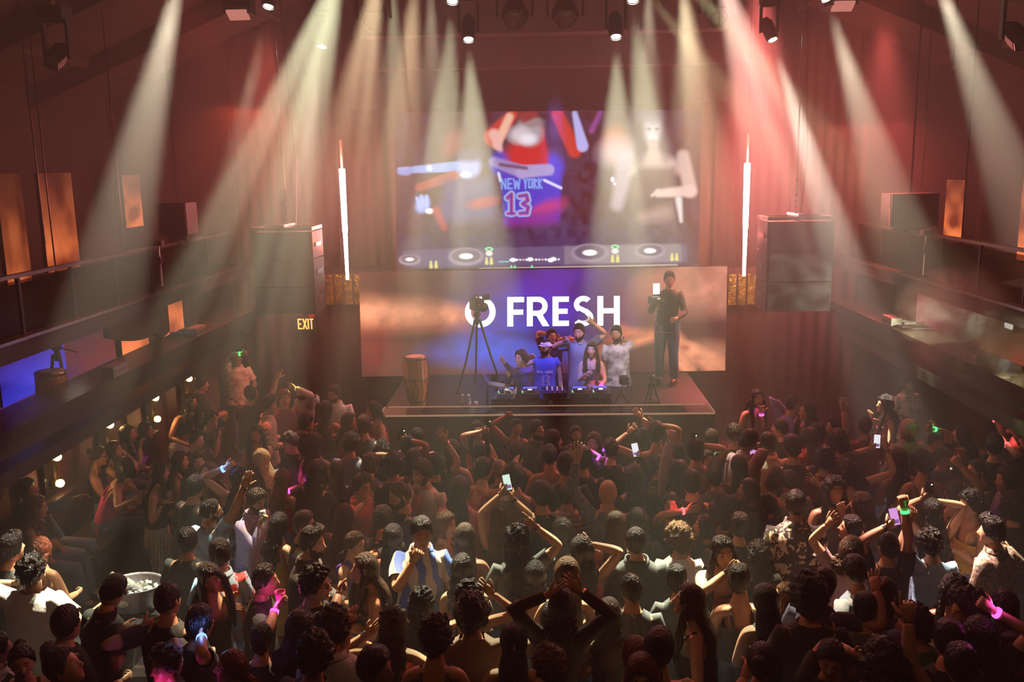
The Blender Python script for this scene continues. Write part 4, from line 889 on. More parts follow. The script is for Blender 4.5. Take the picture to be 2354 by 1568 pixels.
def prep(q, i):
    """joints in the person's own frame (x to their right, y forward)"""
    s0_ = q.get('s'); s = q.get('s', RG.uniform(.97, 1.03) * (.955 if q['sex'] == 'f' else 1.0)); q['s'] = s; sit = q.get('sit', 0); base = q.get('z0', .36 if sit else 0)
    oz = -.46 if sit else 0
    if s0_ is None and not sit:                  # choose the stature (and so the distance) that keeps clear of the neighbours
        best = None
        for cs in np.linspace(.93, 1.07, 8):
            c_ = cs * (.965 if q['sex'] == 'f' else 1.0); h_ = atz(q['px'], q['py'], 1.62 * c_ + base); m_ = min([math.hypot(h_.x - o.x, h_.y - o.y) for o in PLACED] + [.55]) - .25 * abs(cs - 1)
            if best is None or m_ > best[0]: best = (m_, c_)
        s = q['s'] = best[1]
    zh = (1.62 + oz) * s + base
    lx, ly = q.get('lean', (RG.uniform(-.03, .03), RG.uniform(-.01, .05))); q['lean'] = (lx, ly)
    hw = atz(q['px'], q['py'], zh); PLACED.append(hw); rz = -math.radians(q['f']); q['rz'] = rz
    R = Matrix.Rotation(rz, 3, 'Z'); loc = hw - R @ Vector((lx * 1.15 * s, (ly * 1.15 + .02) * s, 0)); loc.z = base; q['loc'] = loc; q['D'] = hw.y; q['seed'] = i * 7 + 3
    def L(v, sag=True):                        # lean: shear everything above the hips
        v = Vector(v); t = max(0, (v.z - .95) / .5); t = t ** 1.2; return Vector((v.x + lx * t, v.y + ly * t, v.z + oz))
    q['L'] = L; q['oz'] = oz; J = {}
    tw = q.get('wide', 1.0) * (.92 if q['sex'] == 'f' else 1.0)
    for side, nm, a in ((-1, 'L', q['arms'][0]), (1, 'R', q['arms'][1])):
        if isinstance(a, tuple):
            dy = a[3] if len(a) > 3 else 0
            wp = at(a[0], a[1], hw.y + dy); T = (R.inverted() @ (wp - loc)) / s; hk = a[2]; raw = True
        else:
            t, hk = ARM[a]; T = L((side * t[0], t[1], t[2])) + Vector((RG.uniform(-.03, .03), RG.uniform(-.03, .03), RG.uniform(-.03, .03))); 
        S = L((side * .165 * tw, -.01, 1.405)); rise = max(0, min(1, (T.z - S.z) / .4)); S.z += .035 * rise; S.x -= side * .012 * rise
        pole = Vector((side * (.5 + rise * .5), -.6 + .3 * rise, -.8 + .5 * rise))
        d = (T - S); T2 = T - d.normalized() * .07 if isinstance(a, tuple) else T
        E, W = solve(S, T2, .285, .25, pole); fd = (W - E).normalized()
        hd = fd if rise > .3 or hk in ('point', 'flat') else (fd + Vector((0, .15, 0))).normalized()
        pn = Vector((-side * .8, .5, 0)) if T.z < 1.3 + oz else Vector((-side * .2, q.get('palm', 1) * 1.0, .15))
        J[nm] = (S, E, W, hd, pn, hk)
    q['J'] = J; q['tw'] = tw
    if sit: legs = [(s_ * .10, .03, .50 - 0) for s_ in (-1, 1)]; kn = [(s_ * .14, .44, .49) for s_ in (-1, 1)]; an = [(s_ * .13, .46, .09) for s_ in (-1, 1)]
    else:
        st = q.get('step', RG.uniform(-.06, .06)); legs = [(s_ * .09, 0, .90) for s_ in (-1, 1)]; kn = [(s_ * .11, .03 + s_ * st, .50) for s_ in (-1, 1)]; an = [(s_ * .12, -.02 + s_ * st * 1.5, .09) for s_ in (-1, 1)]
    q['legs'] = [tuple(Vector(v) for v in (legs[k], kn[k], an[k])) for k in (0, 1)]
def skeleton(q):
    """one skinned skeleton: torso, arms and legs grow as a single surface"""
    L, fem, tw = q['L'], q['sex'] == 'f', q['tw']; V, E, Rr = [], [], []
    def v(p, r, parent=None):
        V.append(Vector(p)); Rr.append(r if isinstance(r, tuple) else (r, r))
        if parent is not None: E.append((parent, len(V) - 1))
        return len(V) - 1
    g = .90 if fem else 1.0
    pv = v(L((0, 0, .95)), (.128, .082)); a = v(L((0, 0, 1.10)), (.100 * g, .070), pv); b = v(L((0, 0, 1.26)), (.110 * g, .074), a); c = v(L((0, -.005, 1.385)), (.098 * g, .056), b)
    n1 = v(L((0, -.005, 1.475)), .056 * g, c); n2 = v(L((0, .012, 1.575)), .054 * g, n1)
    for nm in 'LR':
        S, El, W, hd, pn, hk = q['J'][nm]
        s0 = v(S, .052 * g, c); s1 = v(S.lerp(El, .45), .051 * g, s0); s2 = v(El, .041 * g, s1); s3 = v(El.lerp(W, .35), .042 * g, s2); v(W, .028 * g, s3)
    for k in (0, 1):
        H, K, A = q['legs'][k]
        h = v(H, .098, pv); m_ = v(H.lerp(K, .5), .082, h); kk = v(K, .062, m_); cf = v(K.lerp(A, .35), .060, kk); aa = v(A, .040, cf); v(A + Vector((0, .14, -.045)), .036, aa)
    me = bpy.data.meshes.new('sk'); me.from_pydata(V, E, []); o = bpy.data.objects.new('sk', me); col.objects.link(o)
    o.modifiers.new('s', 'SKIN')
    if not me.skin_vertices: raise RuntimeError('no skin layer')
    d = me.skin_vertices[0].data
    for i, r in enumerate(Rr): d[i].radius = (r[0] * 1.08, r[1] * 1.08)
    d[0].use_root = True
    m = o.modifiers.new('u', 'SUBSURF'); m.levels = 2 if q['D'] < 9.0 else 1
    return o
def garment(q, mb, zs, fit, n, sleeves=None, mi=0, foldamp=.006, collar=False, cap=False):
    L, fem, tw = q['L'], q['sex'] == 'f', q['tw']; sd = q['seed']
    prof = dict([(.50, (.21, .19)), (.62, (.20, .17)), (.74, (.19, .15)), (.86, (.182, .135)), (.95, (.172, .128)), (1.08, (.142 if fem else .156, .112)), (1.20, (.150 if fem else .165, .120)), (1.30, (.168, .124)), (1.37, (.176, .112)), (1.42, (.152, .095)), (1.455, (.108, .082)), (1.485, (.072, .068))])
    zk = sorted(prof); rr = np.random.RandomState(sd); ph = rr.rand(6) * 6.28; R = []
    for z in zs:
        rx = np.interp(z, zk, [prof[a][0] for a in zk]) * (tw if z > 1.0 else 1); ry = np.interp(z, zk, [prof[a][1] for a in zk]); row = []
        for k in range(n):
            a = 2 * math.pi * k / n; ca, sa = math.cos(a), math.sin(a); w = foldamp * (math.sin(5 * a + ph[0] + 3 * z) + .8 * math.sin(8 * a + ph[1] - 5 * z) + .7 * math.sin(18 * z + 2 * a + ph[2])) * (1.6 if z < 1.1 else .6) * fit
            e = 2 / 2.4; x = rx * fit * math.copysign(abs(ca) ** e, ca); y = ry * fit * math.copysign(abs(sa) ** e, sa)
            if fem and 1.18 < z < 1.36 and sa > 0: y += .035 * math.sin((z - 1.18) / .18 * math.pi) * sa * (.6 + .4 * math.cos(a * 2 + math.pi) ** 2)
            row.append(L((x + w * ca, y + w * sa, z)) if z > .86 or not q.get('sit') else L((x, y, z)))
        R.append(row)
    mb.rings(R, mi, (False, cap))
    if sleeves:
        for side, nm in ((-1, 'L'), (1, 'R')):
            S, E, W, hd, pn, hk = q['J'][nm]; r0 = L((side * .10 * tw, -.005, 1.375)); f = fit * (.92 if fem else 1.0)
            if sleeves == 'cap': Pp = [r0, S, S.lerp(E, .2)]; rad = [.062, .066, .060]
            elif sleeves == 'short': Pp = [r0, S, S.lerp(E, .3), S.lerp(E, .62)]; rad = [.064, .070, .066, .066]
            else:
                Pp = [r0, S, S.lerp(E, .33), S.lerp(E, .7), E, E.lerp(W, .3), E.lerp(W, .65), E.lerp(W, .9 if sleeves == 'long' else .55)]; rad = [.064, .070, .060, .055, .053, .050, .044, .040]
                if sleeves == 'rolled': Pp = Pp[:6] + [E.lerp(W, .5)]; rad = rad[:6] + [.05]
            mb.tube(Pp, [r * f * (1 + .06 * math.sin(ph[3] + 2.1 * j)) for j, r in enumerate(rad)], 10 if n > 18 else 8, mi, cap=False)
    if collar:
        for a0, z0 in ((0, 0),):
            mb.rings([[L((.070 * fit * math.cos(2 * math.pi * k / 16), -.004 + .068 * fit * math.sin(2 * math.pi * k / 16) * (1.0), 1.47 + h + (-.02 if math.sin(2 * math.pi * k / 16) > .8 else 0))) + Vector((math.cos(2 * math.pi * k / 16) * o_, math.sin(2 * math.pi * k / 16) * o_, 0)) for k in range(16)] for h, o_ in ((0, 0), (.045, .002), (.05, .010), (.012, .022))], mi, (False, False))
def lens_glasses(mb, Rm, C, dark):
    for s in (-1, 1):
        mb.rings([[C + Rm @ Vector((s * .032 + .021 * math.cos(a), .100 + dy, .016 + .016 * math.sin(a))) * k_ for a in [j * math.pi / 6 for j in range(12)]] for dy, k_ in ((0, 1), (.004, 1.0))], 1 if dark else 0)
        mb.tube([C + Rm @ Vector((s * .052, .098, .018)), C + Rm @ Vector((s * .080, .0, .012))], .003, 4)
    mb.tube([C + Rm @ Vector((-.014, .104, .018)), C + Rm @ Vector((.014, .104, .018))], .003, 4)

def build_people():
    sk = []
    for i, q in enumerate(PEOPLE): prep(q, i); sk.append(skeleton(q))
    dg = bpy.context.evaluated_depsgraph_get(); dg.update()
    for i, (q, so) in enumerate(zip(PEOPLE, sk)):
        near = q['D'] < 8.2; fem = q['sex'] == 'f'; s = q['s']; L = q['L']; sd = q['seed']
        t = thing('person', q['loc'], q['label'], 'person', q.get('grp', 'people on the dance floor'), q['rz']); t.scale = (s, s, s)
        ev = so.evaluated_get(dg); em = ev.to_mesh(); nv = len(em.vertices); co = np.empty(nv * 3); em.vertices.foreach_get('co', co)
        mb = MB(); co = co.reshape(-1, 3); zz_ = co[:, 2] - q['oz']; tt = np.clip((zz_ - .95) / .5, 0, None) ** 1.2
        ux, uy = co[:, 0] - q['lean'][0] * tt, co[:, 1] - q['lean'][1] * tt      # keep the torso inside the shirt
        gx = np.interp(zz_, [.8, .95, 1.08, 1.2, 1.3, 1.42], [.175, .165, .136, .143, .158, .13]) * .90 * q['tw']; gy = np.interp(zz_, [.8, .95, 1.08, 1.2, 1.3, 1.42], [.12, .122, .105, .112, .114, .080]) * .86
        e_ = np.sqrt((ux / gx) ** 2 + (uy / gy) ** 2); cl = (e_ > 1) & (zz_ > .86) & (zz_ < 1.455) & (np.abs(ux) < np.where(zz_ > 1.40, .09, np.where(zz_ > 1.28, .125, .165))) & (np.abs(uy) < .16)
        k_ = np.where(cl, 1 / np.maximum(e_, 1e-3), 1); co[:, 0] += ux * (k_ - 1); co[:, 1] += uy * (k_ - 1)
        mb.add(co.tolist(), [tuple(p.vertices) for p in em.polygons]); ev.to_mesh_clear()
        # head
        yaw, pit, rol = q.get('turn', RG.uniform(-20, 20)), q.get('nod', RG.uniform(-8, 6)), q.get('tilt', RG.uniform(-6, 6))
        Rm = Matrix.Rotation(math.radians(-yaw), 3, 'Z') @ Matrix.Rotation(math.radians(pit), 3, 'X') @ Matrix.Rotation(math.radians(rol), 3, 'Y'); C = L((0, .022, 1.625)); Rn = np.array(Rm)
        fd = abs(((q['f'] + yaw + 180) % 360) - 180); shows = fd > 50
        nu, nvv = (36, 28) if shows and near else ((28, 22) if shows else (20, 14))
        D, PH, F = sphere(nu, nvv); hp = skull(D, fem); hv = hp @ Rn.T + np.array(C)
        fm = []
        if shows:
            for f_ in F:
                c_ = hp[list(f_)].mean(0); fm.append(3 if (abs(c_[0]) < .024 and -.064 < c_[2] < -.046 and c_[1] > .05 and len(f_) == 4) else 0)
        k0 = len(mb.f); mb.add(hv.tolist(), F)
        if fm: mb.m[k0:] = fm
        def hl(v): return C + Rm @ Vector(v)
        for e in (-1, 1): mb.ell(hl((e * .077, .0, -.004)), (.008, .017, .028), 6, 4, 0, Rm)
        if shows:
            for e in (-1, 1):
                mb.ell(hl((e * .031, .081, .015)), (.013, .008, .0062), 8, 5, 1, Rm); mb.ell(hl((e * .031, .087, .015)), (.0056, .004, .0058), 6, 4, 2, Rm)
                mb.tube([hl((e * .015, .093, .040)), hl((e * .032, .090, .043)), hl((e * .050, .076, .037))], [.0026, .0032, .0018], 4, 2)
            if q.get('smile'): mb.ell(hl((0, .093, -.055)), (.019, .008, .0065), 8, 4, 1, Rm)
        for side, nm in ((-1, 'L'), (1, 'R')):
            S, E, W, hd, pn, hk = q['J'][nm]; add_hand(mb, W, hd, pn - hd * pn.dot(hd), hk, side, .95 if fem else 1.04)
        si = q.get('sk', RG.choice([0, 0, 1, 1, 2, 3])); sm_ = skin_m(si)
        body = mb.build('body', [sm_, mat('eye_white', (.75, .72, .68), .3), mat('eye_dark', (.01, .006, .005), .3), mat('lips', (.45, .10, .10) if True else 0, .4)], t, True)
        # hair
        H = q['hair']; hm = hair_m(q['hc'])
        if H != 'bald':
            hn = ((56, 40) if H in ('curly', 'afro', 'lcurl') else (36, 26)) if near else (28, 20); D, PH, F = sphere(*hn); base = skull(D, fem, False); ap = np.abs(PH); z = D[:, 2]
            long_ = H in ('long', 'wavy', 'curtain', 'bob', 'lcurl')
            zl = np.interp(ap, [0, .55, .95, 1.35, 1.9, math.pi], [.68, .62, .32 if not long_ else .1, -.12 if not long_ else -1.1, -.35 if not long_ else -1.2, -.62 if not long_ else -1.3])
            if H == 'cap': zl = zl + np.interp(ap, [0, 1.3, math.pi], [-.16, .25, .2])
            m_ = sm(-.07, .07, z - zl); th = dict(short=.013, fade=.006, curly=.026, afro=.045, long=.015, wavy=.018, curtain=.016, bob=.020, bun=.010, pony=.010, lcurl=.028, cap=.014, quiff=.016).get(H, .013)
            T = th * (1 + .35 * np.clip(z, 0, 1)); nz = wob(base, 60, sd); T = T + th * .30 * nz
            if H in ('curly', 'afro', 'lcurl'): T = T + .022 * wob(base, 190, sd + 1) + .012 * wob(base, 330, sd + 2)
            if H == 'quiff': T = T + .028 * np.exp(-((ap) / .8) ** 2) * sm(.35, .75, z)
            if H in ('short', 'quiff', 'fade'): T = T * (.45 + .75 * sm(-.2, .7, z)) + .005 * wob(base, 200, sd + 2) + .010 * sm(.5, .9, z) * (H != 'fade')
            sc = np.where(m_ > 0, 1, 1); n_ = D / np.linalg.norm(D, axis=1)[:, None]
            hp2 = base * (1 - .10 * (1 - m_))[:, None] + n_ * (T * m_ + .002 * m_)[:, None]
            hb = MB(); hb.add((hp2 @ Rn.T + np.array(C)).tolist(), F)
            if H in ('long', 'wavy', 'curtain', 'lcurl', 'pony', 'bob'):
                Ln = dict(long=.46, wavy=.42, curtain=.54, lcurl=.38, pony=.40, bob=.15)[H]; nr, nn = (12, 22) if near else (8, 14); Rg = []; amp = .004 if H in ('long', 'curtain') else .012
                for r_ in range(nr + 1):
                    u = r_ / nr; zc_ = C.z - .005 - u * Ln; yb = C.y - .040 - .115 * sm(.0, .55, u) * min(1, Ln / .3) ; xo = q['lean'][0] * .4
                    cx = C.x * (1 - u) + (C.x - xo) * u; wx = (.078 + .030 * math.sin(min(1, u * 1.3) * math.pi * .6)) * (1 - .45 * max(0, u - .7) / .3); wy = .052 * (1 - .55 * u)
                    if H == 'pony': wx, wy = .03 * (1 - .4 * u) + .012 * math.sin(u * 3.14), .028 * (1 - .4 * u); yb -= .03 * math.sin(min(1, u * 2) * 1.57)
                    row = []
                    for k in range(nn):
                        a = 2 * math.pi * k / nn; w = amp * (math.sin(7 * a + sd) * .8 + math.sin(11 * a - sd + 14 * u) + (1.2 * math.sin(26 * u + 3 * a + sd) if amp > .005 else 0))
                        row.append((cx + (wx + w) * math.cos(a) + (.010 * math.sin(u * 9 + sd) if amp > .005 else 0), yb + (wy + w) * math.sin(a), zc_))
                    Rg.append(row)
                hb.rings(Rg)
                if H in ('curtain', 'wavy', 'lcurl', 'long') and q.get('frontlocks', fd > 60):
                    for e in (-1, 1):
                        P0 = [hl((e * .078, .02, .03)), hl((e * .092, .03, -.05)), L((e * .11, .10, 1.44)), L((e * .10, .135, 1.32)), L((e * .10, .15, 1.22))]; hb.tube(P0, [.022, .03, .034, .028, .01], 8)
            if H == 'bun': hb.ell(hl((0, -.105, .06)), (.045, .04, .045), 12, 8)
            hb.build('hair', hm, t, True)
            if H == 'cap':
                cb = MB(); bp = skull(D, fem, False); mm = sm(-.05, .05, z - np.interp(ap, [0, 1.2, math.pi], [.42, .22, .05])); hp3 = bp * (1 - .12 * (1 - mm))[:, None] + n_ * (.019 * mm)[:, None]
                cb.add((hp3 @ Rn.T + np.array(C)).tolist(), F); cb.rings([[hl((.062 * math.cos(a), .085 + .075 * max(0, math.sin(a)), .050 - .01 * abs(math.cos(a)) + dz)) for a in [j * math.pi / 8 for j in range(-1, 10)]] for dz in (0, .006)])
                cb.build('cap', cloth_m(q.get('cap', 'wht')), t, True)
        if q.get('beard'):
            D, PH, F = sphere(24, 18); base = skull(D, fem, False); ap = np.abs(PH); z = D[:, 2]; m_ = sm(-.06, .06, np.interp(ap, [0, .5, 1.1, 1.5, 1.9], [-.42, -.36, -.20, .0, -1.3]) - z) * (1 - .0)
            n_ = D; hp2 = base * (1 - .10 * (1 - m_))[:, None] + n_ * (.010 * m_ * q['beard'] + .003 * wob(base, 150, sd) * m_)[:, None]
            bm = MB(); bm.add((hp2 @ Rn.T + np.array(C)).tolist(), F); bm.build('beard', hm, t, True)
        if q.get('glasses'):
            gb = MB(); lens_glasses(gb, Rm, C, q['glasses'] == 'd'); gb.build('glasses', [BLKG, mat('lens_tint', (.02, .02, .03), .05)], t)
        if q.get('shades'):   # sunglasses pushed up on the hair
            gb = MB(); up_ = Rm @ Matrix.Rotation(math.radians(52), 3, 'X'); lens_glasses(gb, up_, hl((0, .0, .02)), True); gb.build('sunglasses', [mat('red_frame', (.5, .03, .03), .2), mat('lens_tint', (0, 0, 0))], t)
        if q.get('band'): MB().tube([hl((.088 * math.cos(a), .0, .03 + .1 * math.sin(a))) for a in [j * math.pi / 8 for j in range(9)]], .011, 6).build('headband', cloth_m(q['band']), t, True)
        if q.get('hood'):
            D, PH, F = sphere(24, 18); base = skull(D, fem, False); ap = np.abs(PH); m_ = sm(-.05, .05, D[:, 2] - np.interp(ap, [0, .9, 1.3, 3.2], [.62, .45, -1.1, -1.2]))
            hp2 = base * (1 - .12 * (1 - m_))[:, None] + D * (.030 * m_)[:, None]; hb = MB(); hb.add((hp2 @ Rn.T + np.array(C)).tolist(), F); hb.build('hood', cloth_m(q['hood']), t, True)
        # clothes
        typ, spec = q['top'].split('/'); n = 26 if near else 16; cm_ = cloth_m(spec); g = MB(); full = [.84, .90, .96, 1.03, 1.10, 1.17, 1.24, 1.30, 1.35, 1.39, 1.43, 1.46, 1.485]
        if not near: full = [.84, .93, 1.03, 1.14, 1.25, 1.33, 1.39, 1.43, 1.46, 1.485]
        low_ = [z for z in full if z <= 1.345]
        fit = {'tee': 1.06, 'shirt': 1.10, 'over': 1.17, 'jacket': 1.20, 'sshirt': 1.10, 'polo': 1.05, 'tank': 1.0, 'halter': 1.0, 'tube': 1.0, 'crop': 1.0, 'dress': 1.0, 'jersey': 1.1, 'off': 1.0, 'ltee': 1.03, 'ctee': 1.0}[typ]
        sl = {'tee': 'short', 'shirt': 'long', 'over': 'short', 'jacket': 'long', 'sshirt': 'short', 'polo': 'short', 'jersey': 'cap', 'ltee': 'long', 'ctee': 'cap', 'off': 'rolled'}.get(typ)
        zz = full
        if typ in ('tank', 'halter', 'tube', 'crop', 'dress', 'off'): zz = low_ if typ not in ('crop', 'tube') else [z for z in low_ if z > 1.08]
        if typ == 'dress': zz = [.52, .60, .70, .78] + zz
        garment(q, g, zz, fit, n, sl, 0, .004 if fit < 1.05 else .007, typ in ('shirt', 'sshirt', 'polo', 'jacket'))
        if typ in ('tank', 'crop', 'dress'):
            wd = q.get('strap', .012)
            for e in (-1, 1): g.tube([L((e * .085, .118, 1.30)), L((e * .088, .085, 1.39)), L((e * .090, .0, 1.452)), L((e * .085, -.088, 1.40)), L((e * .075, -.112, 1.30))], [wd, wd, wd * 1.2, wd, wd], 6)
        if typ == 'halter':
            for e in (-1, 1): g.tube([L((e * .085, .12, 1.29)), L((e * .07, .09, 1.40)), L((e * .055, .03, 1.475)), L((0, -.05, 1.50))], [.03, .022, .012, .008], 6)
        g.build('dress' if typ == 'dress' else ('jacket' if typ == 'jacket' else 'shirt'), cm_, t, True)
        b = q['bot']
        if typ != 'dress' or q.get('sit'):
            tr = MB(); bc = cloth_m({'jean': 'denim', 'blk': 'blk'}.get(b, b.split('/')[-1]))
            if b.startswith('skirt'): garment(q, tr, [.55, .66, .78, .88, .96, 1.02], 1.04, n, None)
            else:
                garment(q, tr, [.82, .88, .94, .99, 1.03], 1.02, n, None)
                for H_, K, A in q['legs']:
                    tr.tube([H_ + Vector((0, 0, .06 if not q.get('sit') else 0)), H_.lerp(K, .5), K, K.lerp(A, .5), A + Vector((0, 0, .03))], [.115, .098, .078, .074, .078], 12 if near else 8, cap=False)
            tr.build('skirt' if b.startswith('skirt') else 'trousers', bc, t, True)
        for k, (H_, K, A) in enumerate(q['legs']):
            key = 'shoe_w' if q.get('shoe') == 'w' else 'shoe_b'
            if key not in _M:
                _M[key] = mat(key + 'm', (.7, .7, .7) if key == 'shoe_w' else (.02, .018, .018), .4, scale=10)
            sb = MB(); sb.ell((0, .05, .0), (.048, .135, .05), 10, 6); sb.box((0, .05, -.035), (.085, .25, .025)); sb.build('shoe', _M[key], t, True, loc=A + Vector((0, .01, -.045)))
        q['hand'] = {}
        Rw = Matrix.Rotation(q['rz'], 3, 'Z')
        for nm in 'LR':
            S, E, W, hd, pn, hk = q['J'][nm]; q['hand'][nm] = q['loc'] + Rw @ ((W + hd * .09) * s); q['hdir'] = Rw @ hd
            if q.get('band' + nm):
                c = q['band' + nm]; cc = dict(g=(.05, 1, .15), m=(1, .08, .6), b=(.15, .3, 1), y=(1, .8, .15), r=(1, .1, .12), v=(.45, .1, 1))[c]
                fdv = (W - E).normalized(); p_ = W - fdv * .03; MB().tube([p_ - fdv * .012, p_ + fdv * .012], .036, 10).build('wristband', glow('band_' + c, cc, 3.2), t)
                point('wristband_light', q['loc'] + Rw @ ((p_ + Vector((0, .0, .07))) * s), 1.0, cc, .02)
            if q.get('watch' + nm):
                fdv = (W - E).normalized(); p_ = W - fdv * .02; MB().tube([p_ - fdv * .012, p_ + fdv * .012], .033, 10).build('watch', BLKG if q['watch' + nm] == 'k' else STEEL, t)
        if q.get('hold'):
            for nm, kind, lab in q['hold']: held(kind, q['hand'][nm], lab, q)
        so.hide_render = True
    for so in sk: me = so.data; bpy.data.objects.remove(so); bpy.data.meshes.remove(me)
def held(kind, p, lab, q):
    if kind.startswith('phone'):
        t = thing('phone', p + Vector((0, 0, .03)), lab, 'phone', 'phones held up over the crowd'); tilt = {'a': .25, 'b': -.2, 'c': .1}.get(kind[-1], 0)
        t.rotation_euler = (-.25, tilt, q['rz'] if len(kind) > 6 and kind[6] == 'r' else 0)
        MB().box((0, 0, .02), (.074, .009, .150)).build('body', BLKG, t)
        c = dict(w=(.75, .95, .8), p=(.8, .35, .8), n=None, s=(.9, .9, .95))[kind[5]]
        if c:
            o = MB().box((0, -.0055, .02), (.066, .002, .138)).build('display', glow('phone_' + kind[5], c, 1.0), t)
            MB().box((0, -.0070, -.02), (.055, .001, .030)).build('picture', glow('phone_pic', (.25, .12, .35), 1.0), t)
        else:
            for j in range(3): MB().ell((.018 - .018 * (j % 2), -.006, .07 - .02 * j), (.007, .003, .007), 8, 4).build('camera_lens', glow('phone_flash', (1, .9, .85), 2.5) if j == 0 else STEEL, t)
    elif kind.startswith('can'): t = can(p + Vector((0, 0, -.06)), lab, dict(g=(.1, .45, .25), w=(.7, .7, .75))[kind[3]])
    elif kind.startswith('cup'):
        t = thing('cup', p + Vector((0, 0, -.05)), lab, 'cup'); MB().lathe([(.030, 0), (.040, .11), (.037, .11), (.028, .006)], 14, cap=(True, False)).build('body', glass('cupg') if kind[3:] == '' else mat('cup' + kind[3:], dict(p=(.9, .1, .4), w=(.7, .7, .65))[kind[3]], .3), t, True)
        MB().lathe([(.030, .01), (.034, .06)], 12).build('drink', mat('drink' + kind, (.6, .2, .25) if kind[3:] == 'p' else (.5, .4, .25), .1), t)
    elif kind.startswith('bottle'): t = bottle(p + Vector((0, -.02, -.14)), lab)
    return t
# position of the head in the photograph's frame, facing (0 = to the stage, 90 = to the right), look, clothes, arms, description
# --- lounge by the bulb wall
P(224,1050,80,'fbunb','tank/blk',('l',(238,1098,'open',-.1)),'woman with black glasses and bun in sleeveless black top, lifting one hand on the banquette',sit=1,glasses=1,sk=1,turn=0)
P(67,1130,85,'mshortk','shirt/denim',('l',(205,1135,'relax',0)),'man in dark denim shirt lounging at the wall with an arm stretched out',sit=1,bot='p/jean',shoe='w',turn=0,lean=(0,-.08))
P(82,1168,80,'fwavyc','tank/blk',('l','l'),'woman with long wavy brown hair and bare shoulder seated below the first bulbs',sit=1,turn=0,sk=1)
P(262,1037,90,'flongb','tank/wine',('l','k'),'woman with hand at her face seated behind the woman with glasses',sit=1,turn=0,z0=.42)
P(291,1000,85,'flongk','off/mauve',('b','k'),'dark-haired woman in dusky top seated below the second bulb pillar, chin on hand',sit=1,turn=0,z0=.45)
P(328,992,80,'fwavyk','ctee/blk',((330,1100,'relax',-.2),'b'),'dark-haired woman in black tee leaning forward with one straight arm by the bulbs',turn=0,lean=(0,.12),s=.9,bandR='m')
P(281,1078,60,'fbobk','tank/mag',('b','s'),'woman in magenta top bending low over the lounge table',sit=1,nod=25,lean=(.1,.2))
P(362,1090,75,'fcurtaink','halter/blk',('b',(388,1165,'grip',-.1)),'woman with very long black hair and bare arms holding a drink, striped trousers',bot='p/chr:vstripe:cream:30',hold=[('R','cup','clear drink cup held by the woman with very long black hair')],watchR='k')
P(412,1062,75,'flongk','tank/blk',('b','d'),'long-haired woman with one strongly lit shoulder behind the cup holder',turn=10,sk=3)
P(456,1062,140,'flongb','ltee/blk',('b','b'),'smiling woman facing the hall between two dark-haired women near the blonde',smile=1,sk=3)
P(446,1125,30,'mshortk','tee/blk',('b','b'),'dark-haired man in black tee behind the man in the light blue tee')
P(482,1178,25,'mfadek','tee/lbl:noise:slate:9',('b',(570,1100,'flat',-.1)),'bearded man with glasses in pale blue tee lifting a flat hand',beard=1,glasses=1,sk=2,turn=35,watchR='k')
P(480,1092,-150,'fwavyc','tank/blk',('b',(552,1130,'relax')),'brown-haired woman with glowing highlights bending toward the pale blue tee',nod=25,sk=3)
P(547,1098,10,'fponyk','tank/blk',((519,1060,'fist'),'b'),'woman with glossy tied hair and a blue glowing wristband raising her fist',bandL='b',sk=3)
P(603,1058,-60,'flongy','shirt/blk',('b','b'),'blonde woman with brightly lit long hair',nod=15,sk=3,turn=0)
P(584,1153,115,'mquiffb','shirt/mauve:noise:pur:30',('d',(612,1205,'grip',-.15)),'bearded man in lilac speckled shirt looking down at a green can',beard=1.3,nod=-22,hold=[('R','cang','green drink can held by the man in the lilac speckled shirt')],sk=0,turn=0)
P(430,926,110,'fwavyk','crop/blk',('d','b'),'woman in black crop top and white trousers bending near the bulb pillar',bot='p/wht',lean=(0,.15),strap=.006)
P(462,886,60,'mshortb','jacket/chr',('d','d'),'man in dark jacket standing by the last bulb pillar')
P(545,826,160,'mfadek','sshirt/cream:noise:tan:14',('b',(560,806,'fist',-.1)),'tall man in cream patterned shirt with a green glowing wristband at the back wall',bandR='g',sk=2)
P(482,970,110,'mcurlyk','tee/chr',((500,948,'relax'),'k'),'man in dark tee with a raised folded hand covering his face',bandL=None,sk=1)
P(449,1013,120,'mshortb','tee/blk',('d','b'),'short-haired man with tired eyes below the woman in white trousers',sk=3)
P(577,908,20,'mshortb','tee/chr',('b',(643,860,'point')),'man with head thrown back and a pink-lit arm pointing up to the EXIT sign',nod=30,sk=1)
P(695,900,-140,'mfadek','shirt/wht',((672,885,'point',-.2),(728,905,'relax')),'man in open white shirt bending an arm over his head with a yellow glowing wristband',beard=1,bandL='y',lean=(-.06,0),sk=1)
P(770,907,180,'mshortk','shirt/wht',('d','d'),'man in open white shirt standing with arms down beside the stage end',beard=1,sk=2,nod=-5)
P(617,935,75,'mquiffk','shirt/cream:vstripe:tan:16',('b','b'),'man in cream ribbed shirt seen from the side near the man in white',nod=-8,turn=20)
P(653,918,150,'mshortr','tee/wine',('b','d'),'red-lit man squeezed between the ribbed shirt and the white shirt')
P(750,943,5,'fcurtaink','tank/blk',('b','b'),'woman with long straight black hair in front of the two men in white')
P(590,998,175,'flongk','tank/wine',('k','b'),'red-lit woman facing the camera with hands near her chin',sk=1)
P(670,1018,-140,'mcurlyb','tee/blk',('b','b'),'curly-haired person with bowed red-lit face near the blonde',nod=-25,bandL='m')
P(800,972,90,'fwavyk','tank/red',((748,985,'relax'),'b'),'red-lit woman reaching sideways before the stage end')
P(838,982,0,'mshortb','tee/chr',('b','b'),'man in charcoal tee near the stage corner with his back turned',sk=1)
P(862,945,-120,'fbobk','tank/red',('b','k'),'small red-lit figure at the very corner of the stage')
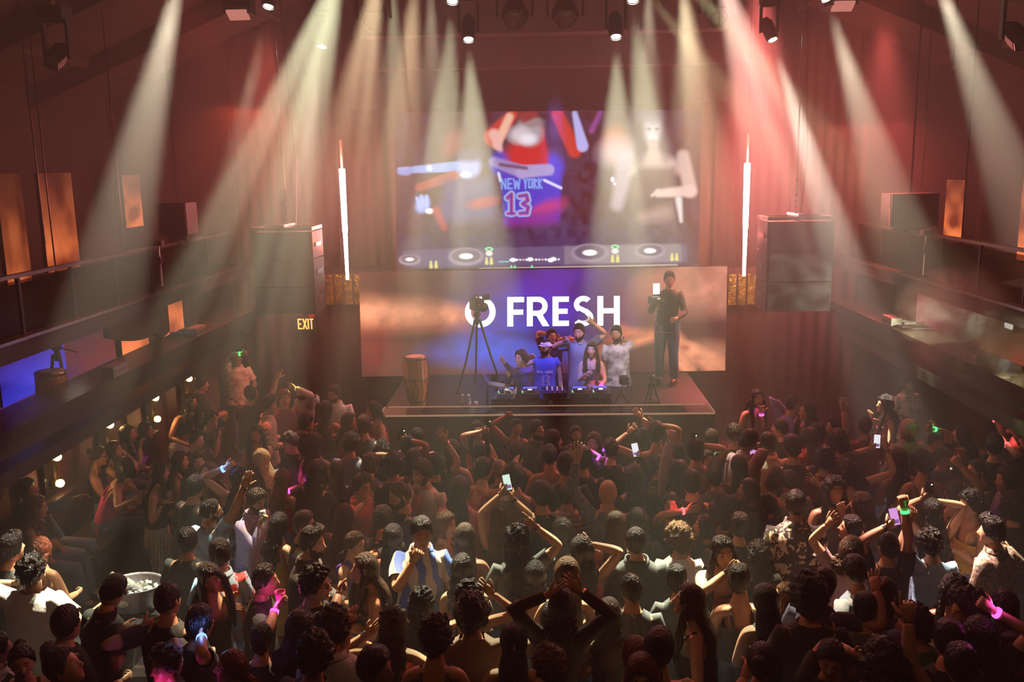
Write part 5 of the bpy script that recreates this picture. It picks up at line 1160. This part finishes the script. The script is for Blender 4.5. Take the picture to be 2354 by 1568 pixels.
P(806,1023,10,'mcurlyk','tee/slate',('b','b'),'broad curly-haired man in slate tee left of the phone filmer')
P(726,1022,15,'flongk','dress/blk',('b','b'),'woman in dark dress behind the bowed curly head')
P(700,975,60,'mshortk','shirt/chr',('d','b'),'man in charcoal shirt below the yellow wristband',sk=2)
P(936,1032,5,'mshortk','tee/blk',((905,1035,'open'),(932,1000,'grip')),'dark-haired person filming with a phone below the conga',hold=[('R','phonena','dark phone held sideways below the conga')],watchR='s')
P(1000,1075,0,'mcurlyk','tee/chr',('b',(1023,1000,'open')),'person whose long bare arm with bracelets rises before the stage front',bandR=None,watchR='s',sk=1)
P(972,1090,-150,'mquiffb','tee/wht',('d',(960,1135,'flat',-.25)),'bearded man in white tee praying with a hand at his mouth',beard=1.2,nod=-8,sk=3)
P(923,1140,-110,'mfadeb','tee/navy',('b','d'),'man in navy tee with bowed head beside the white tee',nod=-20,beard=.7,sk=0,wide=1.05)
P(829,1122,110,'mquiffb','polo/pnk',('b',(845,1150,'open',-.25)),'man in pink polo shirt covering his mouth with a hand',sk=3,nod=-5)
P(849,1072,10,'mshortc','tee/slate',('b','b'),'man with red-rimmed hair and a slim neck behind the pink polo')
P(775,1085,0,'fcurtaink','ltee/navy',('b','b'),'long-haired figure in dark navy between the blonde and the pink polo')
P(727,1087,20,'fcurtaink','ltee/blk',('b','b'),'woman with very dark curtain of hair right of the blonde')
P(880,1040,0,'mcurlyk','tee/blk',('b','b'),'dark round head behind the man in navy tee')
P(950,1060,0,'fbobk','tank/chr',('b','b'),'bob-haired woman behind the praying man')
P(1058,1130,10,'fwavyb','tee/pnk',('b','b'),'woman with thick brown hair over a dusty pink tee',wide=1.1)
P(1110,1085,40,'mshortk','tank/pnk',('b','h'),'slim person with pink-lit arm behind the fair cap',sk=3)
P(1022,1208,100,'fbobc','tank/tan',('b','b'),'woman with shaggy lit bob smiling to the side above the zigzag shirt',sk=3,turn=10,frontlocks=False)
P(967,1228,170,'mshortk','sshirt/wht:zig:blu:2.4',('b',(958,1292,'grip',-.25)),'man in white and blue zigzag shirt with red sunglasses on his hair',shades=1,turn=-10,sk=0,nod=-8)
P(1068,1240,0,'flongb','tank/wine',('b','b'),'woman with long reddish dark hair beside the shaggy bob')
P(697,1210,80,'mshortb','tee/blk',('b','b'),'dark-haired man with red rim light behind the bearded side profile')
P(712,1252,95,'mquiffk','shirt/blk',('b','b'),'bearded man in black shirt in side profile facing a small red light',beard=.8,sk=3,turn=0,nod=-6)
P(812,1250,110,'fponyb','tank/vio',('b','b'),'woman in violet sleeveless top with softly lit downcast face',nod=-18,sk=3,strap=.03,turn=0)
P(842,1310,-110,'flongb','halter/blk',('c','b'),'laughing woman in black halter top with hand on her chest',smile=1,turn=0,sk=0,watchL='s')
P(722,1347,95,'mcurlyk','tee/blk',('b',(797,1352,'fist',-.05)),'man with glasses in black tee raising a bent fist',glasses=1,turn=0,sk=3)
P(604,1338,80,'mshortk','tee/blk',('d',(650,1392,'grip',-.2)),'man in black tee holding a pink drink near the floral shirt',hold=[('R','cupp','pink lit cup held by the man near the floral shirt')],bandR='m',turn=0,sk=0)
P(505,1280,-20,'mshortk','sshirt/sky:flower:red:6',('b','b'),'man in light blue shirt with red flowers being hugged',sk=1,turn=0)
P(484,1330,130,'flongk','tank/blk',((520,1395,'relax',.1),(540,1410,'relax',.1)),'woman with closed eyes hugging the man in the floral shirt',nod=-15,tilt=15,sk=1)
P(688,1450,40,'fwavyk','tank/chr',('b','h'),'woman with wavy black hair and pale straps below the glasses man',strap=.012)
P(765,1450,0,'mcurlyb','shirt/lbl:vstripe:wht:30',('b','b'),'curly-haired man in pale ribbed shirt with a thick neck',sk=3)
P(722,1510,20,'mcurlyk','tee/chr',('b','b'),'dark curly head low in the crowd below the ribbed shirt')
P(858,1538,95,'mshortk','tee/blk',('b','b'),'man with glossy highlight on black hair at the bottom edge beside the red top',sk=0,turn=0,nod=-12)
P(905,1440,5,'flcurlb','tank/red',((832,1440,'open',.1),'s'),'woman with long curly hair in red top raising a spread hand',sk=0,watchL='s')
P(968,1392,10,'flcurlk','tank/blk',('b','s'),'woman with long crimped hair below the zigzag shirt',sk=0)
P(536,1540,-100,'fponyr','tank/blk',('b','b'),'woman with tied reddish hair in profile at the bottom edge',sk=3,turn=0)
P(22,1268,20,'mquiffk','tee/blk',((41,1320,'grip',-.1),'d'),'dark curly head behind the man in the bright white shirt',sk=1)
P(74,1318,0,'mcurlyk','over/wht',((38,1322,'grip',.1),'s'),'person in big white shirt flooded with coloured light lifting a phone',z0=-.05,hold=[('L','phonenb','dark phone held up by the person in the white shirt')],wide=1.15,bot='p/blk')
P(93,1268,10,'fwavyr','tank/tan',('b','b'),'woman with reddish hair and bare back behind the white shirt',sk=1)
P(247,1368,35,'mshortk','polo/blk',('b',(300,1470,'relax',-.1)),'man in black polo shirt bending over the drinks with lit streaks in his hair',nod=-28,lean=(0,.1),sk=0,wide=1.08,glasses=1)
P(384,1385,0,'mfadek','tee/blk',((316,1432,'point',-.1),'b'),'man seen from behind with fade haircut and a finger raised',sk=0,watchL='k')
P(385,1525,-160,'fcurlyk','tank/blk',('k',(425,1500,'open')),'woman covering her pink-lit face with spread fingers',bandL='m',sk=1)
P(50,1520,150,'fbunk','tank/blk',('b','b'),'woman with pulled-back black hair looking down in the bottom corner',nod=-10,sk=0,turn=0)
P(145,1540,70,'mshortb','tee/blk',('b','b'),'dark-haired man lying back low beside the corner woman',nod=20)
P(-8,1500,20,'mshortk','shirt/wht:zig:blk:3',('d','d'),'person in striped lit shirt cut by the picture edge')
P(455,1440,40,'mshortk','tee/blk',('b',(458,1440,'grip',-.1)),'dark figure holding a pale can by the hugging pair',hold=[('R','canw','pale can held low beside the hugging pair')],bandR='b',sk=1)
P(600,1480,0,'mshortk','tee/blk',('b','b'),'dark-haired person in black below the pink drink')
# --- centre, near the stage
P(1097,990,160,'flongk','tank/red',('n',(1113,985,'grip',-.2)),'red-lit woman filming the crowd with a phone light before the stage',hold=[('R','phonenc','phone with a bright lens light before the stage')],sk=3)
P(1185,983,170,'fponyk','tank/chr',('b',(1165,945,'fist')),'woman before the stage with a high curled fist',sk=1)
P(1233,992,140,'mshortk','shirt/chr',('b','b'),'man with dark glasses looking back before the stage',glasses=1,sk=1,beard=.6)
P(1268,1015,75,'flongk','tank/mauve',('b','b'),'woman in side profile right of the man with dark glasses',sk=3,turn=0)
P(1262,1050,0,'fbunk','halter/blk',('b','b'),'woman with smooth bun and bare neck before the stage',sk=1)
P(1187,1042,10,'flongk','tank/blk',('b','b'),'woman with black tank top and smooth long hair left of the bun',sk=0,strap=.008)
P(1322,1000,180,'mfadek','tee/chr',('b','b'),'bald-browed man with thick black beard facing the camera before the stage',beard=1.6,sk=1)
P(1366,1018,190,'flongc','tank/tan',('k','b'),'fair-skinned woman facing back beside the thick beard',sk=3)
P(1402,1036,0,'mfadeb','tee/blk',('g','b'),'broad man in black tee with cropped hair scratching his neck',wide=1.08,sk=3,bandL='v')
P(1340,1060,0,'mshortk','tee/blk',('b','b'),'dark head right behind the raised bare arm')
P(1150,1085,0,'mcapg','tee/chr',('b','b'),'person in fair round cap behind the water bottle',cap='gold')
P(1183,1102,0,'mcurlyk','tee/gry',('b','b'),'curly-haired man in grey tee directly behind the held-up phone')
P(1245,1143,-20,'mshortk','tee/blk',('b','b'),'head with red gleam on combed hair below the bun')
P(1303,1142,0,'mfadeb','over/tan:check:brn:5',('b','b'),'man in beige shirt with rows of dark marks and a cropped nape',sk=1,wide=1.05)
P(1397,1136,0,'mbaldk','ltee/slate:noise:chr:40',((1322,1040,'open'),'b'),'bald man in grey patterned shirt stretching one arm high',sk=1,wide=1.05,palm=1)
P(1457,1098,-10,'flongb','ltee/chr',('b','b'),'smooth long-haired woman behind the phone held high',sk=1)
P(1518,1078,110,'mshortk','shirt/chr',((1456,1040,'grip',.1),'b'),'bearded man in dark collar holding a phone up high',beard=1.2,hold=[('L','phonesb','phone held high showing a bright picture of the stage')],sk=0,nod=8)
P(1480,1010,0,'fwavyk','tank/blu',((1441,982,'open'),(1470,948,'open')),'person in blue cloth raising both hands under the stage lip',sk=1)
P(1510,1000,0,'mshortk','tank/blu',('b',(1500,965,'open')),'second blue-lit figure raising an arm under the stage lip',sk=1)
P(1560,1045,0,'mfadeb','tee/mauve',('b','b'),'person in dusky tee with a bowl cut near the thin raised arm')
P(1560,1090,10,'fwavyb','ltee/mauve',((1544,988,'fist'),'b'),'woman raising a thin fist in the pink haze',watchL='s')
P(1149,1205,0,'flongb','tank/brn',((1156,1120,'grip',.1),(1178,1130,'grip',.1)),'woman holding up a phone and water bottle with both hands',sk=0,watchR='k',hold=[('L','phonewb','phone held up showing a green picture of the stage'),('R','bottle','clear water bottle held beside the phone')])
P(1188,1250,0,'flcurlk','tee/blk',('b',(1229,1190,'point')),'woman with tight dark curls pointing a finger up',sk=3,bandR=None,watchR='s')
P(1293,1225,0,'fcurtaink','tank/chr',('b','b'),'woman with a very long sheet of straight black hair',sk=1)
P(1339,1272,0,'fwavyk','tank/wine',('b',(1352,1232,'relax')),'woman with long wavy hair next to the straight-haired one',sk=3)
P(1414,1213,5,'fcurtainb','off/rust:flower:red:9',('b',(1395,1290,'relax')),'woman with silky hair in lacy rust top',sk=3)
P(1467,1203,0,'fbobk','tee/blk',('b','b'),'glossy black bob behind the large-eared man')
P(1463,1250,0,'mfadek','jacket/blk',('d','d'),'wide-shouldered man in black jacket with lit ears',sk=0,wide=1.12)
P(1453,1360,0,'mfadek','tee/blk:zig:chr:5',((1400,1450,'fist',.05),'d'),'man in black tee with sheen streaks and smooth hair, fist low',sk=0,wide=1.05)  # sheen streaks are drawn into the tee's colour pattern
P(1561,1245,0,'mafroc','tee/wht',('b','b'),'person with big loose curls in plain white tee',sk=0)
P(1303,1325,0,'flongc','tank/chr',('b','b'),'woman with light brown straight hair between two raised hands')
P(1290,1405,5,'fbobk','ltee/blk',((1264,1345,'open'),(1335,1335,'open')),'woman in black sleeves holding both hands up',sk=0,bandR=None,watchR='s')
P(1270,1425,0,'fwavyk','over/brn',((1212,1460,'point',.1),'b'),'person in large brown-grey shirt with one finger up',wide=1.12,sk=0,watchL='k')
P(1265,1535,0,'mcurlyc','tee/tan',('b','b'),'tousled fair-brown curls at the bottom centre')
P(1085,1418,0,'mafrok','over/brn',('d','d'),'curly-haired man with glasses arm in large brown tee',sk=1,glasses=1,wide=1.05)
P(1075,1378,0,'fcurlyk','tank/blk',('b',(1137,1345,'open')),'person with raised bent arm directly behind the brown tee',sk=0)
P(1064,1312,0,'fwavyk','tank/wine',('b','b'),'shiny black wavy hair beside the zigzag shirt',sk=3)
P(1460,1508,-30,'flongr','tank/tan',('b','b'),'woman with reddish brown hair low beside the glossy crown',sk=3)
P(1513,1500,0,'mshortk','off/tan',('b','s'),'glossy black crown with lit parting and bare shoulders',sk=3)
P(1480,1548,-165,'fwavyr','tank/blk',('b','b'),'woman with red-brown hair looking down at the bottom edge',nod=-20,sk=3,turn=0)
P(1592,1388,-75,'flongb','tank/blk',('d','d'),'woman with sunglasses in her hair in black sleeveless top turned in profile',shades=1,sk=3,turn=0,nod=8)
P(1180,1480,0,'fcurtaink','tank/blk',('b','b'),'dark long-haired woman between the brown shirts')
P(1400,1420,10,'fwavyb','dress/blk',('b','b'),'woman in short black dress beside the smooth-haired man',sk=0)
P(1000,1470,0,'fcurlyk','tank/chr',('b','b'),'dark curls next to the crimped hair and brown tee')
# --- right half
P(1738,916,160,'fwavyk','tank/mauve',('k','b'),'violet-lit woman with hands at her face in the far right haze',bandL='m',sk=3)
P(1821,930,60,'mfadek','ltee/pur',('g','b'),'violet-lit man with an arm crossed before his face',sk=1)
P(1858,948,-100,'flongk','tank/wine',('b','b'),'red-lit profile looking sideways at the far right',sk=1,turn=0)
P(1798,988,-60,'mfadek','tee/blk',('b','b'),'man with high forehead in profile behind the grey-white shirt',turn=0)
P(1686,1003,0,'mshortb','tee/chr:noise:grn:3',('b','b'),'dark tee man with a green light patch on his back')  # green light patch is put into the tee's colour
P(1717,1018,60,'mshortk','shirt/mauve',('b',(1738,1038,'grip',-.1)),'man in lilac sleeve peering at a glowing violet phone',nod=-20,hold=[('R','phonepc','phone glowing violet in lowered hands')])
P(1768,1023,0,'mshortk','shirt/cream',('b','b'),'man in off-white shirt with short dark hair',sk=1,wide=1.05)
P(1862,1010,-20,'flongb','ltee/red',('b','b'),'woman with smooth brown-red hair right of the off-white shirt')
P(1824,1033,0,'mshortk','tee/chr',('b','b'),'dark head between the off-white shirt and the smooth hair')
P(1922,985,-90,'mcurlyk','shirt/blk',('b','b'),'curly bearded man in profile',beard=1,turn=0,sk=1)
P(1928,1022,-30,'mcurlyk','jacket/wine',('b','b'),'man in wine jacket with a white collar below the curly beard')
P(1622,1055,170,'flongb','tube/wht',('b','d'),'woman in white tube top behind the blue-grey shirt',sk=0,nod=-10)
P(1645,1102,0,'mfadek','shirt/slate',('d','d'),'broad man in blue-grey shirt with cropped hair',wide=1.12,sk=1)
P(1543,1163,175,'flongk','tank/blk',('b',(1590,1168,'open',-.2)),'laughing woman with open mouth and a red lit cuff',smile=1,bandR='r',sk=0,nod=5)
P(1622,1215,-80,'flongk','tee/blk',('b','b'),'woman in dark profile beside the smiling woman',turn=0,sk=0)
P(1638,1010,0,'fbobb','tee/mauve',('b','b'),'round brown bob behind the tube top')
P(1600,1040,0,'mshortk','tee/mauve',('b',(1608,1010,'grip')),'dusky-lit figure holding a dark phone upright',hold=[('R','phonena','dark phone held upright in the pink haze')])
P(1724,1130,-80,'flongk','ltee/blk',('b','b'),'dark-haired woman in profile right of the blue-grey shirt',turn=0,sk=1)
P(1816,1112,-10,'mshortk','shirt/gry',('b','b'),'man with a pale collar bending forward above the floral shirt',nod=-15)
P(1770,1160,80,'flongk','tee/vio',('b','n'),'person with face tipped up in deep blue top',nod=35,turn=0,sk=0,s=.9)
P(1829,1163,0,'mfadek','sshirt/blk:flower:cream:8',('d','d'),'man in black shirt printed with pale lilies',sk=1,wide=1.15,s=1.08)
P(1950,1095,-10,'fafrok','tank/blk',('b',(1866,1110,'open')),'woman with a big dark mane reaching out a flat hand',sk=0)
P(1915,1130,170,'flcurlk','tank/chr',('k','b'),'shadowed long-curled woman facing back beside the white tank',sk=1)
P(1962,1068,0,'fwavyk','tank/wht',((2008,1020,'grip',.1),(2046,1020,'open',.1)),'woman in white tank top raising both arms with a phone',sk=3,watchR='s',strap=.02,hold=[('L','phonesc','phone gleaming white above the white tank top')])
P(2070,1060,5,'fcurtaink','tank/blk',('b','b'),'woman with glossy waist-long black hair',sk=0)
P(1880,1000,0,'mshortk','tee/red',('b',(1944,930,'grip')),'red-lit person with a thin arm lifting a small glass',hold=[('R','cup','small glass lifted in the red haze')],sk=1)
P(2088,884,160,'mafrok','over/cream:flower:chr:8',('d','b'),'tall bearded man in cream patterned shirt below the right ledge',beard=1.5,sk=2,wide=1.05)
P(2036,932,-90,'flcurlk','tank/wine',('b','k'),'woman with thick black hair before the cream patterned shirt',turn=0,sk=1)
P(2090,990,170,'mfadek','shirt/mauve',('b','b'),'hooded person with white chain necklace',hood='mauve',sk=2)
P(2120,1068,0,'fcurlyk','tank/brn',('b','b'),'small head of wet sparkling curls',sk=0)
P(2166,1056,170,'mcurlyk','tee/navy:stripe:red:1.2',('b','b'),'man in navy and red jersey with lit curls looking down',nod=-12,sk=0)
P(2150,1020,180,'mshortk','tee/blk',((2138,975,'fist'),'b'),'hidden person raising a fist with a green glowing wristband',bandL='g',sk=1)
P(2195,1135,0,'mfadek','tank/blk',('b',(2204,1055,'fist')),'person whose bare arm ends in a fist beside the jersey',sk=0)
P(2250,1085,-95,'mfadek','tee/blk',('b','b'),'violet-lit profile below the right ledge',sk=3,turn=0,beard=.5)
P(2318,1105,-90,'fbobk','ltee/mauve:noise:vio:2',('b','b'),'woman in lilac lit top in profile near the right edge',sk=1,turn=0)
P(2318,965,-60,'flcurlk','tank/blk',('h','b'),'dark mane with a red lit hand above under the right ledge',bandL='r',sk=1)
P(2345,1020,-90,'mshortk','tee/blk',(( 2300,1010,'grip'),'b'),'person at the right edge stretching an arm with rings',bandL='r',sk=3)
P(2145,1180,0,'flongk','tank/blk',((2118,1130,'grip',.1),(2142,1135,'grip',.1)),'woman framing a phone with two long bare arms',sk=0,hold=[('L','phonenc','phone seen from behind between two bare arms')])
P(2040,1260,0,'mfadek','tee/blk',((2043,1195,'grip'),(2078,1115,'fist')),'dark person showing a phone with a violet picture and a tall second arm',bandR='g',watchL='s',sk=0,hold=[('L','phonepb','phone showing a violet picture of the stage')])
P(2232,1165,-100,'mcurlyk','tank/gold',('c','b'),'woman in dark gold top with elbow bent, red-lit hand',sk=0,turn=0)
P(2285,1228,-30,'mquiffk','shirt/chr:noise:tan:34',('b',(2345,1275,'open')),'man in grey dotted shirt with spiky lit hair at the right edge',sk=0,wide=1.05,turn=-20)
P(2330,1175,0,'mafrok','tee/blk',('b','b'),'dark round afro at the right edge above the dotted shirt')
P(2142,1255,-10,'mcurlyk','tee/sky',((2090,1180,'relax'),'d'),'man in light blue tee with thick dark curls',sk=1,wide=1.05)
P(2195,1362,-165,'flcurlk','tank/chr',('b','b'),'smiling curly-haired woman facing back below the blue tee',turn=-5,nod=-12,sk=0,smile=1)
P(1972,1320,-20,'mshortk','tee/wht:noise:sky:3',((1970,1480,'relax'),'b'),'dark-haired man in pale tee looking down before the lilies shirt',sk=0,nod=-10)
P(1990,1402,0,'mfadek','over/slate',((1925,1470,'flat',-.1),'s'),'large man in blue-grey tee spreading one arm wide',sk=0,wide=1.2)
P(2035,1368,-120,'fwavyk','tank/blk',('b','b'),'pale-faced woman looking sideways beyond the blue-grey tee',sk=3,turn=0,nod=-5)
P(2225,1412,-95,'mafrok','jacket/blk',('d','d'),'bearded man all in black in dark profile',beard=1.4,sk=0,turn=0)
P(2255,1470,0,'fbobk','tee/blk',('b',(2277,1378,'fist')),'person raising a pink lit fist with a glowing band',bandR='m',sk=3)
P(2215,1540,0,'mshortk','tee/navy',((2078,1400,'point'),'b'),'person whose long arm crosses to point over the crowd',sk=0)
P(1910,1515,-160,'mshortk','tee/blk',('b',(1985,1490,'relax')),'man in knit beanie-like dark hair looking down at the bottom',nod=-20,sk=0,turn=0,cap='chr')
P(2038,1545,0,'mafrok','tee/blk',('b','b'),'round black hair right of the dark beanie')
P(1862,1382,5,'mafrok','tee/blk',('b','b'),'man with a huge dark afro in black tee',wide=1.1)
P(1808,1377,-60,'flongc','tank/chr',('b','b'),'woman grinning beside the huge afro',smile=1,sk=3,turn=-25)
P(1763,1385,0,'fcurtaink','tank/blk',('b','b'),'woman with straight long hair and one lit shoulder',sk=3)
P(1750,1528,30,'fbunk','tank/blk',('b','b'),'dark combed hair low at the bottom right of centre',sk=0)
P(1658,1270,175,'flongk','tank/wine',('c',(1690,1310,'grip',-.25)),'smiling woman in wine red top with lit forehead, arms bent',smile=1,turn=-8,sk=3,watchR='k')
P(1745,1280,0,'flcurlk','tee/blk',('b','b'),'dark curly mass beside the smiling woman in wine red')
P(1700,1340,0,'mshortk','tank/blk',('b','b'),'dark-haired head in front of the smiling woman in wine red')
P(1955,1272,60,'fbobb','tee/mauve',((1900,1190,'open'),'b'),'thin arm person reaching up beside the lilies shirt',sk=3)
P(1888,1352,40,'mshortk','tee/navy',('b','h'),'man lifting a small dark object beside the pale tee',sk=1)
P(2110,1440,-30,'mcurlyk','tee/grn',('b','b'),'green-lit figure below the pointing arm')
P(2310,1400,0,'flongk','dress/blk',('b','b'),'dark long-haired woman at the lower right edge')
P(2180,1480,0,'mshortk','tee/blk',('b','b'),'dark shape under the long pointing arm')
P(2330,1500,-40,'mshortk','tee/chr',('b','b'),'dark figure in the lower right corner')
P(1960,1220,-60,'mshortk','tee/blk',('b','b'),'shadowed man under the violet phone arm')
P(1700,1215,20,'mshortk','tee/blk',('b','b'),'dark head with red goggles on top behind the smiling woman',shades=1)
P(1985,1165,-40,'flongb','tank/chr',('b','b'),'brown-haired woman behind the tall phone arm')
P(1895,1060,0,'mcurlyk','tee/wine',('b','b'),'dark curly man before the wine jacket')
P(1700,1075,0,'fcurtaink','ltee/wine',('b','b'),'long dark hair directly behind the off-white shirt')
P(1590,1115,0,'mshortk','tee/chr',('b','b'),'dark-haired back between the laughing woman and the tube top')
P(1100,1045,0,'mshortk','tee/blk',('b','b'),'dark back with a small lit phone edge before the stage')
P(1040,1040,0,'fbobk','tank/chr',('b','b'),'bob-haired back under the woman filming before the stage')
P(905,1075,0,'mcurlyk','tee/blk',('b','b'),'black shirt back beside the man in navy')
P(880,1200,20,'mshortk','tee/blk',('b',(866,1225,'open')),'dark figure waving a hand behind the violet top',bandR='r')
P(905,1240,0,'fcurtaink','tank/blk',('b','b'),'very dark long hair between the violet top and the zigzag shirt')
P(650,1105,20,'fwavyr','tank/red',('b','b'),'reddish-haired woman touching the blonde',sk=1)
P(640,1210,30,'fwavyk','dress/gold',('b','b'),'woman in mustard dress behind the lilac speckled shirt')
P(790,1190,10,'fcurtainb','ltee/wine',('b','b'),'brown long hair before the pink polo')
P(960,1010,0,'mshortk','tee/wine',('b','b'),'dim red-lit back under the conga')
P(1300,1075,0,'mshortk','tee/blk',('b','b'),'dark back left of the long raised arm')
P(1500,1160,0,'flongk','tank/chr',('b','h'),'dark-haired woman beside the bald man')
P(1230,1330,0,'fbobk','tank/chr',('b','b'),'black bob below the pointing curly woman')
P(1560,1340,0,'mshortk','tee/blk',('b','b'),'dark head at the shoulder of the white tee')
P(2285,1030,0,'mshortk','tee/chr',('b','h'),'charcoal tee figure below the red lit hand')
P(2215,1000,-40,'flongk','tank/blk',('h','b'),'dim long-haired figure lifting an arm in the smoke')
P(1990,985,0,'mshortk','tee/wine',('b','b'),'dim red-lit back before the thick black hair')
P(430,1250,10,'mshortk','tee/blk',('b','b'),'black tee back above the cup stacks')
P(150,1440,30,'mshortk','tee/blk',('b','b'),'black shape between the white shirt and the black polo',z0=-.1)
# --- on the stage
G='people in the booth'
P(1198,825,-150,'fcurlyb','ltee/chr:noise:vio:26',((1150,830,'point',-.1),(1165,868,'open',-.2)),'laughing woman in dark patterned top pointing sideways in the booth',z0=.42,smile=1,grp=G,watchR='s',sk=3,s=.92)
P(1255,800,180,'mcapk','jersey/blu',('d',(1215,822,'relax',-.25)),'bearded person in blue jersey with number and fair cap, arm across',z0=.42,beard=1.6,cap='cream',grp=G,turn=40,sk=0,s=.98)
P(1333,766,185,'mshortk','sshirt/slate',((1368,735,'open'),(1290,780,'point',-.1)),'tall smiling man in grey shirt raising both hands in the booth',z0=.42,smile=1,beard=.7,grp=G,sk=0,s=1.06,turn=15)
P(1360,805,180,'flongb','crop/chr',('b','c'),'woman in dark tank top with white jacket over her arms in the booth',z0=.42,smile=1,grp=G,sk=3,s=.95,bandL='m',strap=.02,bot='p/wht')
P(1418,770,185,'mshortk','tee/wht:noise:gry:8',(( 1428,775,'relax',.12),'d'),'man in pale tee with one elbow bent behind his head in the booth',z0=.42,beard=.6,grp=G,sk=1,s=1.04,turn=10)
P(1268,775,180,'mshortk','tee/blk',((1290,770,'point'),(1270,762,'point')),'hidden person behind the cap with two fingers up',z0=.42,grp=G,sk=3,s=.97)
P(1538,645,-160,'mshortk','ltee/blk',('b',(1508,695,'grip',-.2)),'camera operator in black standing on the stage with a lit camera',z0=1.3,grp=G,sk=1,s=1.02)
build_people()
# the booth wearer's jersey lettering, the operator's camera
def on_jersey():
    q = [p for p in PEOPLE if 'jersey with number' in p['label']][0]; o = [c for c in bpy.data.objects if c.get('label') == q['label']][0]
    sh = [c for c in o.children if c.name.startswith('shirt')][0]
    def stroke_obj(nm, segs, w, m, z0, dy):
        mb = MB()
        for a in segs:
            for (x0, z0_), (x1, z1_) in zip(a, a[1:]):
                d = Vector((x1 - x0, 0, z1_ - z0_)); n = Vector((-d.z, 0, d.x)).normalized() * w / 2
                def pj(x, z): return (-x, .152 - 2.2 * x * x + dy, z)        # wraps round the chest
                P0 = [(x0 - n.x, z0_ - n.z), (x1 - n.x, z1_ - n.z), (x1 + n.x, z1_ + n.z), (x0 + n.x, z0_ + n.z)]
                mb.add([pj(x, z + z0) for x, z in P0], [(0, 1, 2, 3)])
        mb.build(nm, m, sh)
    one = [[(-.05, .06), (-.03, .08), (-.03, -.08)], [(-.055, -.08), (-.008, -.08)]]; three = [[(.012, .07), (.05, .08), (.062, .04), (.03, .005), (.064, -.03), (.055, -.075), (.012, -.08)]]
    stroke_obj('number', one + three, .034, mat('num_edge', (1, .55, .45), .6), 1.12, .008); stroke_obj('number', one + three, .016, mat('num_in', (.06, .02, .3), .6), 1.12, .011)
    def ch(c, x):
        D = dict(N=[[(0, -1), (0, 1), (1, -1), (1, 1)]], E=[[(1, 1), (0, 1), (0, -1), (1, -1)], [(0, 0), (.8, 0)]], W=[[(0, 1), (.25, -1), (.5, .4), (.75, -1), (1, 1)]], Y=[[(0, 1), (.5, 0), (.5, -1)], [(1, 1), (.5, 0)]],
                 O=[[(0, 1), (1, 1), (1, -1), (0, -1), (0, 1)]], R=[[(0, -1), (0, 1), (1, .8), (0, 0), (1, -1)]], K=[[(0, 1), (0, -1)], [(1, 1), (0, 0), (1, -1)]])
        return [[(x + px_ * .022, pz * .020) for px_, pz in s_] for s_ in D[c]]
    segs = []; x = -.125
    for c in 'NEW YORK':
        if c != ' ': segs += ch(c, x)
        x += .033
    stroke_obj('lettering', segs, .010, mat('num_lt', (.7, .45, .5), .6), 1.26, .008)
on_jersey()
p = at(1504, 690, 13.55); t = thing('video_camera', p, 'camera with long lens held by the operator in black', 'camera', rz=.5)
MB().box((0, 0, 0), (.14, .13, .11)).build('body', BLK, t); MB().tube([(0, -.06, 0), (0, -.12, 0), (0, -.20, 0)], [.035, .045, .042], 14).build('lens', BLKG, t, True); MB().tube([(-.05, 0, -.05), (-.05, .0, -.14)], .015, 6).build('grip', BLK, t)
t = thing('camera_light', p + Vector((.03, .0, .09)), 'small bright rectangular video light on the operator camera', 'lamp')
MB().box((0, 0, .08), (.09, .035, .15)).build('panel', glow('video_light', (1, .98, .92), 14), t); MB().box((0, .02, .08), (.10, .02, .16)).build('housing', BLK, t); MB().tube([(0, 0, -.04), (0, 0, .01)], .01, 6).build('mount', STEEL, t)
point('video_lamp', p + Vector((.02, -.06, .17)), 9, (1, .93, .85), .05)
